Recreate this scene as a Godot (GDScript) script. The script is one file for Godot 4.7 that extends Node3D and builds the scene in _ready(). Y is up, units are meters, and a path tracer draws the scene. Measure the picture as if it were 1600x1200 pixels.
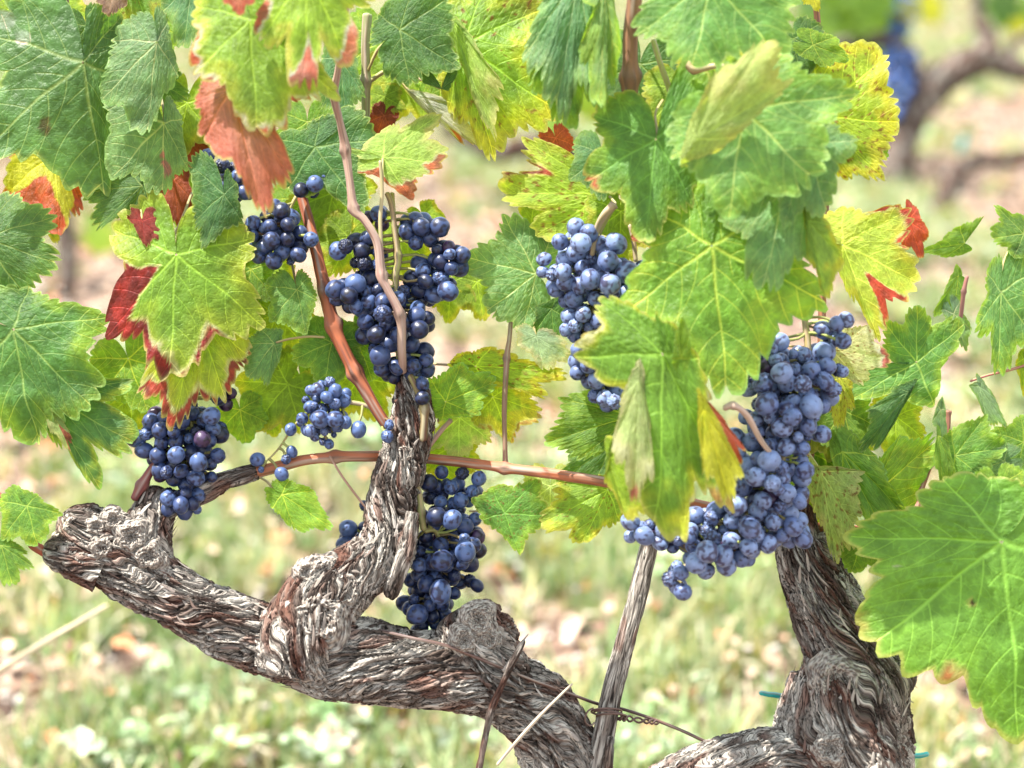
extends Node3D

# ---------------------------------------------------------------- measures
const EYE_TO_VINE := 1.2            # metres from the lens to the middle of the vine
const PX := 0.65 / 1600.0           # metres per photo unit in the plane of the vine
var eye: Transform3D
var rng := RandomNumberGenerator.new()
var noise_a := FastNoiseLite.new()
var noise_b := FastNoiseLite.new()
var used := {}
var M := {}

func at(x: float, y: float, z := 0.0) -> Vector3:      # z: centimetres nearer than the plane of the vine
	var d := EYE_TO_VINE - z * 0.01
	return eye * Vector3((x - 800.0) * PX * d / EYE_TO_VINE, (600.0 - y) * PX * d / EYE_TO_VINE, -d)

func size_at(r: float, z: float) -> float:
	return r * PX * (EYE_TO_VINE - z * 0.01) / EYE_TO_VINE

func rnd(a: float, b: float) -> float:
	return rng.randf_range(a, b)

func n3(v: Vector3) -> float:
	return noise_a.get_noise_3dv(v)

# ---------------------------------------------------------------- nodes
func numbered(called: String, parent: Node) -> String:
	var key := str(parent.get_instance_id()) + called
	var n: int = used.get(key, 0)
	used[key] = n + 1
	return called if n == 0 else "%s_%03d" % [called, n]

func thing(called: String, label: String, category: String, where: Vector3, group := "") -> Node3D:
	var o := Node3D.new()
	o.name = numbered(called, self)
	add_child(o, true)
	o.position = where
	tag(o, label, category, group)
	return o

func tag(o: Node3D, label: String, category: String, group := "", kind := "") -> void:
	if label: o.set_meta("label", label)
	if category: o.set_meta("category", category)
	if group: o.set_meta("group", group)
	if kind: o.set_meta("kind", kind)

func part(called: String, mesh: Mesh, mat: Material, parent: Node3D, label := "") -> MeshInstance3D:
	var o := MeshInstance3D.new()
	o.name = numbered(called, parent)
	o.mesh = mesh
	o.material_override = mat
	parent.add_child(o, true)
	if parent != self:                       # meshes are computed in world coordinates
		var p: Node3D = parent
		var t := Transform3D()
		while p != self:
			t = p.transform * t
			p = p.get_parent()
		o.transform = t.affine_inverse()
	if label: o.set_meta("label", label)
	return o

func structure(called: String, mesh: Mesh, mat: Material, kind := "structure") -> MeshInstance3D:
	var o := part(called, mesh, mat, self)
	o.set_meta("kind", kind)
	return o

# ---------------------------------------------------------------- meshes
# a sheet of w x h points; wrap closes it across w. Faces look along (across x along).
func sheet(p: PackedVector3Array, w: int, h: int, wrap: bool, uv: PackedVector2Array, col: PackedColorArray, flip := false) -> ArrayMesh:
	var nrm := PackedVector3Array()
	nrm.resize(p.size())
	var sgn := -1.0 if flip else 1.0
	for j in h:
		var ju := mini(j + 1, h - 1) * w
		var jd := maxi(j - 1, 0) * w
		var jj := j * w
		for i in w:
			var ir := i + 1
			var il := i - 1
			if wrap:
				ir = ir % w
				il = (il + w) % w
			else:
				ir = mini(ir, w - 1)
				il = maxi(il, 0)
			nrm[jj + i] = ((p[jj + ir] - p[jj + il]).cross(p[ju + i] - p[jd + i]) * sgn).normalized()
	var idx := PackedInt32Array()
	var wq := w if wrap else w - 1
	idx.resize(wq * (h - 1) * 6)
	var k := 0
	for j in h - 1:
		for i in wq:
			var a := j * w + i
			var b := j * w + (i + 1) % w
			var c := a + w
			var d := b + w
			if flip:
				idx[k] = a; idx[k + 1] = b; idx[k + 2] = c
				idx[k + 3] = b; idx[k + 4] = d; idx[k + 5] = c
			else:
				idx[k] = a; idx[k + 1] = c; idx[k + 2] = b
				idx[k + 3] = b; idx[k + 4] = c; idx[k + 5] = d
			k += 6
	var arr := []
	arr.resize(Mesh.ARRAY_MAX)
	arr[Mesh.ARRAY_VERTEX] = p
	arr[Mesh.ARRAY_NORMAL] = nrm
	arr[Mesh.ARRAY_INDEX] = idx
	if uv.size(): arr[Mesh.ARRAY_TEX_UV] = uv
	if col.size(): arr[Mesh.ARRAY_COLOR] = col
	var m := ArrayMesh.new()
	m.add_surface_from_arrays(Mesh.PRIMITIVE_TRIANGLES, arr)
	return m

func join(meshes: Array) -> ArrayMesh:
	var st := SurfaceTool.new()
	st.begin(Mesh.PRIMITIVE_TRIANGLES)
	for m in meshes:
		st.append_from(m, 0, Transform3D())
	return st.commit()

# control points [x, y, z, radius], all in photo units but z -> [points, radii]
func path(ctrl: Array, step: float, slim := 1.0) -> Array:
	var c := PackedVector3Array()
	var r := PackedFloat32Array()
	for q in ctrl:
		c.append(at(q[0], q[1], q[2]))
		r.append(size_at(q[3] * slim, q[2]))
	return spline(c, r, step)

func spline(c: PackedVector3Array, r: PackedFloat32Array, step: float) -> Array:
	var P := PackedVector3Array()
	var R := PackedFloat32Array()
	var n := c.size()
	for k in n - 1:
		var a := c[maxi(k - 1, 0)]
		var d := c[mini(k + 2, n - 1)]
		var m := maxi(2, int(c[k].distance_to(c[k + 1]) / step))
		for i in m + (1 if k == n - 2 else 0):
			var t := float(i) / m
			P.append(c[k].cubic_interpolate(c[k + 1], a, d, t))
			R.append(maxf(0.0002, cubic_interpolate(r[k], r[k + 1], r[maxi(k - 1, 0)], r[mini(k + 2, n - 1)], t)))
	return [P, R]

func frames(P: PackedVector3Array) -> Array:
	var X := PackedVector3Array()
	var Y := PackedVector3Array()
	var n := P.size()
	var x := Vector3.ZERO
	for i in n:
		var t := (P[mini(i + 1, n - 1)] - P[maxi(i - 1, 0)]).normalized()
		if i == 0:
			x = t.cross(Vector3(0.31, 0.2, 0.93)).normalized()
			if x.length() < 0.5: x = t.cross(Vector3.UP).normalized()
		x = (x - t * x.dot(t)).normalized()
		X.append(x)
		Y.append(t.cross(x))
	return [X, Y]

# fibrous bark on a bent limb
func bark(ctrl: Array, step: float, around: int, rough := 1.0, twist := 14.0, tint := 0.0, cap := 0.0, lumpy := 0.13) -> Array:
	var pr := path(ctrl, step)
	var P: PackedVector3Array = pr[0]
	var R: PackedFloat32Array = pr[1]
	var fr := frames(P)
	var X: PackedVector3Array = fr[0]
	var Y: PackedVector3Array = fr[1]
	var v := PackedVector3Array()
	var col := PackedColorArray()
	var n := P.size()
	v.resize(n * around)
	col.resize(n * around)
	var uv := PackedVector2Array()
	uv.resize(n * around)
	var turns := maxf(1.0, roundf(R[n / 2] * TAU / 0.05))
	var r0 := 0.0
	for x in R: r0 += x / R.size()
	var s := 0.0
	var off := Vector3(P[0].x * 37.0, P[0].y * 53.0, 0.0)
	var grey := Color(0.265, 0.242, 0.218)
	var pale := Color(0.50, 0.475, 0.435)
	var brown := Color(0.075, 0.05, 0.042)
	var rust := Color(0.15, 0.065, 0.045)
	for i in n:
		if i: s += P[i].distance_to(P[i - 1])
		var r := R[i]
		var close := 1.0
		if cap > 0.0:                                  # the last stretch rounds off
			var left := float(n - 1 - i) * step
			if left < cap: close = sqrt(maxf(0.0, 1.0 - pow(1.0 - left / cap, 2.0)))
		for j in around:
			var th := TAU * j / around
			var dir := X[i] * cos(th) + Y[i] * sin(th)
			var tt := th + twist * s + 0.22 * noise_b.get_noise_3d(cos(th) * 1.3 + off.x, sin(th) * 1.3, s * 11.0)
			var q := Vector3(cos(tt) * r0, sin(tt) * r0, s) + off * 0.1
			var wob := noise_b.get_noise_3d(q.x * 60.0, q.y * 60.0, s * 32.0)
			var lump := noise_a.get_noise_3d(q.x * 24.0 + 7.0, q.y * 24.0, s * 22.0)
			var f1 := absf(noise_a.get_noise_3d(q.x * 150.0 + wob * 0.15, q.y * 150.0, s * 26.0 + wob * 0.4))
			var f2 := absf(noise_b.get_noise_3d(q.x * 270.0 + wob * 0.2, q.y * 270.0, s * 52.0 + wob * 0.5))
			var f3 := absf(noise_a.get_noise_3d(q.x * 560.0, q.y * 560.0 + 5.0, s * 95.0 + wob))
			var g1 := 1.0 - exp(-f1 * f1 * 75.0)
			var g2 := 1.0 - exp(-f2 * f2 * 45.0)
			var g3 := 1.0 - exp(-f3 * f3 * 22.0)
			var h := (g1 * (0.0022 + 0.0018 * f1) + g2 * 0.0016 + g3 * 0.0009 + 0.0012 * f2 - 0.0040) * rough
			v[i * around + j] = P[i] + dir * (r * close * (1.0 + lumpy * lump) + h * (0.35 + 0.65 * close))
			var st := noise_b.get_noise_3d(q.x * 330.0 + 31.0, q.y * 330.0, s * 34.0)
			var zone := noise_a.get_noise_3d(q.x * 40.0 + 91.0, q.y * 40.0, s * 19.0)
			var c := grey.lerp(pale, clampf(st * 1.5 + 0.25, 0.0, 1.0))
			c = c.lerp(brown, clampf(0.26 + zone * 1.1 - st * 0.9 + tint, 0.0, 0.85))
			c = c.lerp(rust, clampf((noise_b.get_noise_3d(q.x * 70.0, q.y * 70.0 + 50.0, s * 26.0) - 0.25 + tint * 0.5) * 2.6, 0.0, 0.65))
			col[i * around + j] = c
			uv[i * around + j] = Vector2((tt - twist * s * 0.0) / TAU * turns * 2.0, s / 0.085)
	return [sheet(v, around, n, true, uv, col), v, col, X, Y, P, around]

# loose strips of bark that stand off a limb
func flakes(b: Array, count: int, from: float, to: float, big := 1.0) -> ArrayMesh:
	var V: PackedVector3Array = b[1]
	var C: PackedColorArray = b[2]
	var P: PackedVector3Array = b[5]
	var w: int = b[6]
	var n := P.size()
	var v := PackedVector3Array()
	var col := PackedColorArray()
	var idx := PackedInt32Array()
	for k in count:
		var i := int(rnd(from, to) * (n - 8)) + 2
		var j := rng.randi() % w
		var p := V[i * w + j]
		var ax := (P[i + 3] - P[i - 1]).normalized()
		var up := (p - P[i]).normalized()
		var side := ax.cross(up).normalized()
		ax = (ax + side * rnd(-0.3, 0.3)).normalized()
		side = ax.cross(up).normalized()
		var L := rnd(0.004, 0.013) * big
		var W := rnd(0.0004, 0.0012) * big
		var lift := rnd(-0.0014, 0.0001)
		var curl := rnd(-0.0012, 0.0016) * (L / 0.015)
		var bow := rnd(-0.003, 0.003)
		var c := C[i * w + j].lerp(Color(0.30, 0.265, 0.23) if rng.randf() < 0.65 else Color(0.12, 0.075, 0.06), 0.6)
		var base := v.size()
		for a in 6:
			var t := a / 5.0
			var hw := W * (0.25 + 0.75 * sin(PI * minf(1.0, 0.15 + t * 0.85)))
			var m := p + ax * (t - 0.35) * L + up * (lift + curl * t * t + 0.0006) + side * bow * t * t
			v.append(m - side * hw)
			v.append(m + up * hw * 0.5)
			v.append(m + side * hw)
			for z in 3: col.append(c * rnd(0.85, 1.12))
		for a in 5:
			for z in 2:
				var o := base + a * 3 + z
				idx.append_array([o, o + 1, o + 3, o + 1, o + 4, o + 3])
	var arr := []
	arr.resize(Mesh.ARRAY_MAX)
	arr[Mesh.ARRAY_VERTEX] = v
	arr[Mesh.ARRAY_COLOR] = col
	arr[Mesh.ARRAY_INDEX] = idx
	var am := ArrayMesh.new()
	am.add_surface_from_arrays(Mesh.PRIMITIVE_TRIANGLES, arr)
	var st := SurfaceTool.new()
	st.create_from(am, 0)
	st.generate_normals()
	return st.commit()

# the healed scar of a cut-off shoot: rings round a sunken middle
func knot(x: float, y: float, z: float, r: float, tall := 0.6, tilt := Vector2.ZERO) -> ArrayMesh:
	var c := at(x, y, z)
	var R := size_at(r, z)
	var up := (eye.origin - c).normalized()
	up = (up + eye.basis.x * tilt.x + eye.basis.y * tilt.y).normalized()
	var X := up.cross(Vector3.UP).normalized()
	var Y := up.cross(X)
	var w := 64
	var h := 30
	var v := PackedVector3Array()
	var col := PackedColorArray()
	for a in h:
		var q := 0.02 + float(a) / (h - 1) * 1.25
		for b in w:
			var th := TAU * b / w
			var d := Vector3(cos(th), sin(th), 0.0)
			var wob := 1.0 + 0.22 * n3(d * 1.1 + c * 90.0)
			var rr := q * R * wob
			var lip := exp(-pow((q - 0.62) / 0.26, 2.0))
			var hgt := R * tall * (lip * 0.85 + 0.30 * exp(-q * q * 6.0) - 1.5 * pow(maxf(0.0, q - 0.75), 1.4))
			hgt += R * 0.055 * sin(q * 19.0 + 3.2 * n3(d * 2.0 + c * 31.0)) * (0.6 + 0.7 * n3(d * 3.0))
			hgt -= R * 0.16 * exp(-pow(noise_a.get_noise_3d(d.x * 2.4, d.y * 2.4, q * 3.0 + c.x * 60.0), 2.0) * 60.0)
			hgt += 0.0011 * noise_b.get_noise_3d(d.x * q * R * 500.0, d.y * q * R * 500.0, c.x * 80.0)
			v.append(c + X * d.x * rr + Y * d.y * rr + up * hgt)
			var s := noise_b.get_noise_3d(d.x * 4.0 + c.x * 70.0, d.y * 4.0, q * 11.0)
			var k := Color(0.21, 0.185, 0.16).lerp(Color(0.36, 0.33, 0.29), clampf(0.4 + s, 0.0, 1.0))
			k = k.lerp(Color(0.08, 0.055, 0.045), clampf(0.15 - s * 1.3, 0.0, 0.8))
			col.append(k)
	return sheet(v, w, h, true, PackedVector2Array(), col, true)

# smooth cane; nodes: control-point numbers where it swells
func cane(ctrl: Array, c1: Color, c2: Color, swell := [], around := 22, step := 0.0014, grain := 1.0) -> ArrayMesh:
	var pr := path(ctrl, step, 0.84)
	var P: PackedVector3Array = pr[0]
	var R: PackedFloat32Array = pr[1]
	var fr := frames(P)
	var X: PackedVector3Array = fr[0]
	var Y: PackedVector3Array = fr[1]
	var nodes := PackedVector3Array()
	for k in swell: nodes.append(at(ctrl[k][0], ctrl[k][1], ctrl[k][2]))
	var v := PackedVector3Array()
	var col := PackedColorArray()
	var n := P.size()
	var s := 0.0
	for i in n:
		if i: s += P[i].distance_to(P[i - 1])
		var r := R[i]
		var b := 0.0
		for q in nodes:
			var d := q.distance_to(P[i]) / R[i]
			b = maxf(b, exp(-d * d * 0.8))
		var tip := minf(1.0, minf(float(i), float(n - 1 - i)) * step / maxf(r, 0.0002) + 0.02)
		tip = sqrt(tip * (2.0 - tip))
		for j in around:
			var th := TAU * j / around
			var d := X[i] * cos(th) + Y[i] * sin(th)
			var q := Vector3(cos(th) * 3.0 + P[0].x * 50.0, sin(th) * 3.0 + P[0].y * 50.0, s * 30.0)
			var st := noise_b.get_noise_3d(q.x * 3.2, q.y * 3.2, q.z * 0.7)
			var low := n3(q * 0.35)
			var e := noise_a.get_noise_3d(cos(th) * 1.2 + P[0].x * 90.0, sin(th) * 1.2, s * 45.0)
			var rid := noise_a.get_noise_3d(cos(th) * 5.0 + P[0].x * 50.0, sin(th) * 5.0, s * 22.0)
			v.append(P[i] + d * r * tip * (1.0 + 0.48 * b * (0.6 + 0.9 * e) + 0.07 * e + 0.09 * st * grain + 0.07 * rid * grain))
			var c := c1.lerp(c2, clampf(0.5 + st * 1.1 * grain + low * 0.8, 0.0, 1.0))
			c = c.lerp(c2 * 0.45, clampf((rid * 1.2 + st * 0.6 - 0.35) * 2.5, 0.0, 0.75) * minf(grain, 1.0))
			c = c.lerp(Color(0.55, 0.46, 0.38), clampf((low + 0.5 * st - 0.42) * 3.0, 0.0, 0.45))
			col.append(c.lerp(Color(0.16, 0.11, 0.085), b * 0.75 * clampf(0.35 + e * 1.4, 0.0, 1.0)))
	for i in col.size(): col[i] = col[i] * 0.7
	return sheet(v, around, n, true, PackedVector2Array(), col)

# ---------------------------------------------------------------- grape leaves
const VEIN_DEG := [-110.0, -54.0, 0.0, 54.0, 110.0]
const VEIN_LEN := [0.70, 0.90, 1.0, 0.90, 0.70]
const RIM_DEG := [0.0, 14.0, 28.0, 40.0, 54.0, 67.0, 82.0, 96.0, 110.0, 126.0, 142.0, 156.0, 166.0, 174.0, 180.0]
const RIM_LEN := [1.0, 0.93, 0.80, 0.83, 0.90, 0.81, 0.68, 0.69, 0.71, 0.66, 0.62, 0.55, 0.42, 0.20, 0.03]

func rim_table(lobed: float, jitter: float) -> Array:
	var t := []
	for side in 2:
		var a := PackedFloat32Array()
		for k in RIM_DEG.size():
			var r: float = RIM_LEN[k]
			if k == 2 or k == 6: r -= lobed * 0.2
			if k == 3 or k == 5 or k == 7: r -= lobed * 0.05
			if k > 0 and k < 13: r *= 1.0 + rnd(-jitter, jitter)
			a.append(r)
		t.append(a)
	t[1][0] = t[0][0]
	t[1][14] = t[0][14]
	return t

func rim(t: Array, deg: float) -> float:
	var a: PackedFloat32Array = t[0] if deg >= 0.0 else t[1]
	var d := absf(deg)
	var k := 0
	while k < 13 and RIM_DEG[k + 1] < d: k += 1
	var f: float = (d - RIM_DEG[k]) / (RIM_DEG[k + 1] - RIM_DEG[k])
	return cubic_interpolate(a[k], a[k + 1], a[maxi(k - 1, 0)], a[mini(k + 2, 14)], f)

# look: {c1, c2 lamina and margin colours, burn: [[degree, depth, width]...] dead patches from the rim, wave, cup, quilt, spots, back, lobed}
func leaf_mesh(J: Vector3, tips: Array, look: Dictionary) -> ArrayMesh:
	var V := []
	for k in 5: V.append((tips[k] - J) / VEIN_LEN[k])
	var big: float = V[2].length()
	var wide: float = (V[1].length() + V[3].length() + V[2].length()) / 3.0
	var N: Vector3 = ((V[3] - V[1]) as Vector3).cross(V[2] - (V[0] + V[4]) * 0.5).normalized()
	if N.dot(eye.origin - J) < 0.0: N = -N
	var lobed: float = look.get("lobed", 0.22)
	var table := rim_table(lobed, 0.055)
	var nseg: int = mini(look.get("seg", 220), look.get("top", 220))
	var rings: int = look.get("rings", 34)
	var teeth: float = look.get("teeth", 37.0)
	var wave: float = look.get("wave", 0.035)
	var cup: float = look.get("cup", 0.06)
	var quilt: float = look.get("quilt", 0.035)
	var c1: Color = look.c1
	var c2: Color = look.get("c2", c1)
	var c3: Color = look.get("dead", Color(0.55, 0.10, 0.05))
	var edge: Color = look.get("edge", Color(0.62, 0.52, 0.20))
	var burn: Array = look.get("burn", [])
	var fade: float = look.get("fade", 0.55)
	var spots: float = look.get("spots", 0.0)
	var off := Vector3(rnd(-50, 50), rnd(-50, 50), rnd(-50, 50))
	var ph := rnd(0, TAU)
	var warm := is_warm(look)
	var patches: Array = look.get("patches", [])
	var pinch: Array = look.get("pinch", [])
	var v := PackedVector3Array()
	var uv := PackedVector2Array()
	var col := PackedColorArray()
	var w := nseg + 1
	v.resize(w * (rings + 1)); uv.resize(v.size()); col.resize(v.size())
	for i in w:
		var deg := -179.0 + 358.0 * i / nseg
		var phi := deg_to_rad(deg)
		var sec := 0
		while sec < 3 and VEIN_DEG[sec + 1] < deg: sec += 1
		var A0 := deg_to_rad(VEIN_DEG[sec])
		var A1 := deg_to_rad(VEIN_DEG[sec + 1])
		var den := sin(A1 - A0)
		var ka := sin(A1 - phi) / den
		var kb := sin(phi - A0) / den
		var inside := clampf((phi - A0) / (A1 - A0), 0.0, 1.0)
		var puff := pow(sin(PI * inside), 0.8)
		var R := rim(table, deg)
		var tf := deg / 360.0 * teeth + 0.35 * noise_a.get_noise_2d(deg * 0.05, off.x)
		var fr := tf - floorf(tf)
		var bigger := 0.055 + 0.055 * noise_b.get_noise_2d(floorf(tf) * 7.3, off.y)
		for b in pinch:
			R *= 1.0 - b[1] * exp(-pow((deg - b[0]) / b[2], 2.0))
		var R0 := R
		if absf(deg) < 166.0: R *= 1.0 + 0.022 - bigger * 1.45 * pow(absf(2.0 * fr - 1.0), 1.45)
		var bd := 0.0
		for b in burn:
			var dd: float = absf(deg - b[0])
			if dd < b[2] * 1.25: bd = maxf(bd, b[1] * (0.5 + 0.5 * cos(PI * dd / (b[2] * 1.25))) * 1.15)
		for k in rings + 1:
			var q := 0.012 + 0.988 * float(k) / rings
			q = q * (1.25 - 0.25 * q)
			var r := R * q
			var px := r * sin(phi)
			var py := r * cos(phi)
			var pt: Vector3 = J + V[sec] * (ka * r) + V[sec + 1] * (kb * r)
			var rel := (pt - J) / wide
			var nz := n3(rel * 2.3 + off)
			var lift := quilt * puff * r * (1.9 - 0.9 * r) - cup * r * r + wave * q * q * r * sin(phi * 4.0 + ph + 1.5 * nz)
			lift += 0.05 * nz * r + 0.006 * noise_b.get_noise_3d(px * 14.0, py * 14.0, off.x)
			v[k * w + i] = pt + N * lift * wide
			uv[k * w + i] = Vector2(0.5 + 0.44 * px, 0.5 - 0.44 * py)
			var nf := noise_b.get_noise_3dv(rel * 6.0 + off)
			var qs := r / R0
			var m := smoothstep(fade, 1.0, qs * (0.93 + 0.10 * puff) + 0.10 * nf + 0.09 * nz)
			var c := c1.lerp(c2, m) * (1.0 + 0.15 * nz + 0.07 * nf)
			if spots > 0.0:
				var sp := noise_a.get_noise_3dv(rel * 15.0 - off)
				c = c.lerp(Color(0.25, 0.10, 0.03), clampf((sp - 0.80 + spots * 0.30) * 9.0, 0.0, 0.85))
			for b in patches:
				var pa: float = Vector2(px, py).distance_to(Vector2(b[0], b[1])) / b[2] + 0.35 * nf + 0.25 * noise_a.get_noise_3d(px * 13.0, py * 13.0, 3.0)
				c = c.lerp(b[3], 1.0 - smoothstep(0.8, 1.0, pa))
			if bd > 0.0:
				var x := qs - (1.0 - bd) + 0.10 * nz + 0.05 * nf + 0.03 * noise_a.get_noise_3dv(rel * 12.0 - off)
				c = c.lerp(edge, smoothstep(-0.085, -0.012, x) * 0.85)
				c = c.lerp((c3 * (0.95 + 0.4 * nf + 0.35 * nz)).lerp(c3 * Color(0.45, 0.75, 0.8), clampf(noise_a.get_noise_3dv(rel * 5.0 + off * 2.0) * 2.0 + 0.1, 0.0, 0.8)), smoothstep(-0.01, 0.015, x))
			c = c.lerp(Color(0.68, 0.66, 0.20), 0.62 * smoothstep(0.945, 0.99, q) * (1.0 - smoothstep(0.5, 0.9, bd * 3.0)))  # bright rim highlight painted into the leaf colour along its edge
			c *= 1.7
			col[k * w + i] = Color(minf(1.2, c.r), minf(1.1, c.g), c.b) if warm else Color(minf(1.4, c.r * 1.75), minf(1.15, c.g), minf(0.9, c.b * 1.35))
	return sheet(v, w, rings + 1, false, uv, col, N.dot(((tips[3] - J) as Vector3).cross(tips[1] - J)) < 0.0)

func is_warm(look: Dictionary) -> bool:
	return look.get("back", false) or look.c1.r > 0.62 * look.c1.g or look.has("burn") or look.get("spots", 0.0) > 0.0

var leaf_count := 0
# J [x,y,z]; five tips [x,y,dz] from one basal lobe round to the other
func leaf(vine: Node3D, J: Array, tips: Array, look: Dictionary, label := "", stalk := []) -> MeshInstance3D:
	rng.seed = 1000 + leaf_count * 77
	leaf_count += 1
	var j := at(J[0], J[1], J[2])
	var t := []
	for q in tips: t.append(at(q[0], q[1], J[2] + q[2]))
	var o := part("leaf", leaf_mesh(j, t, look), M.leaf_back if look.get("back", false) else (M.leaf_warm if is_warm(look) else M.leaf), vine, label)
	if stalk.is_empty() and not look.has("seg"):
		var dir := (Vector2(J[0], J[1]) - Vector2(tips[2][0], tips[2][1])).normalized()
		stalk = [[J[0] + dir.x * 14, J[1] + dir.y * 14, J[2] - 0.5], [J[0] + dir.x * 40 + rnd(-8, 8), J[1] + dir.y * 40, J[2] - 2.2], [J[0] + dir.x * 62 + rnd(-14, 14), J[1] + dir.y * 62, J[2] - 4.0]]
	if stalk.size():
		var pts := [[J[0], J[1], J[2] - 0.1, 2.6]]
		for q in stalk: pts.append([q[0], q[1], q[2], 2.4])
		part("petiole", cane(pts, look.get("stalk_c", Color(0.40, 0.40, 0.13)), Color(0.42, 0.27, 0.14), [], 10, 0.002), M.wood, o)
	return o

# a leaf from its stalk end, the direction of its midrib on the picture, its length, squash across and depths
func easy(vine: Node3D, x: float, y: float, z: float, deg: float, length: float, squash: float, dz: float, look: Dictionary, label := "", stalk := [], side := 0.0) -> MeshInstance3D:
	var tips := []
	var a := deg_to_rad(deg)
	var d := Vector2(sin(a), cos(a))            # 0 = straight down
	var s := Vector2(d.y, -d.x)
	for k in 5:
		var v := deg_to_rad(VEIN_DEG[k])
		var e: Vector2 = (d * cos(v) + s * sin(v) * squash) * length * VEIN_LEN[k]
		tips.append([x + e.x, y + e.y, dz * cos(v) * VEIN_LEN[k] + side * sin(v)])
	if not look.has("seg"): look.merge({"seg": 150, "rings": 18})
	return leaf(vine, [x, y, z], tips, look, label, stalk)

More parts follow.
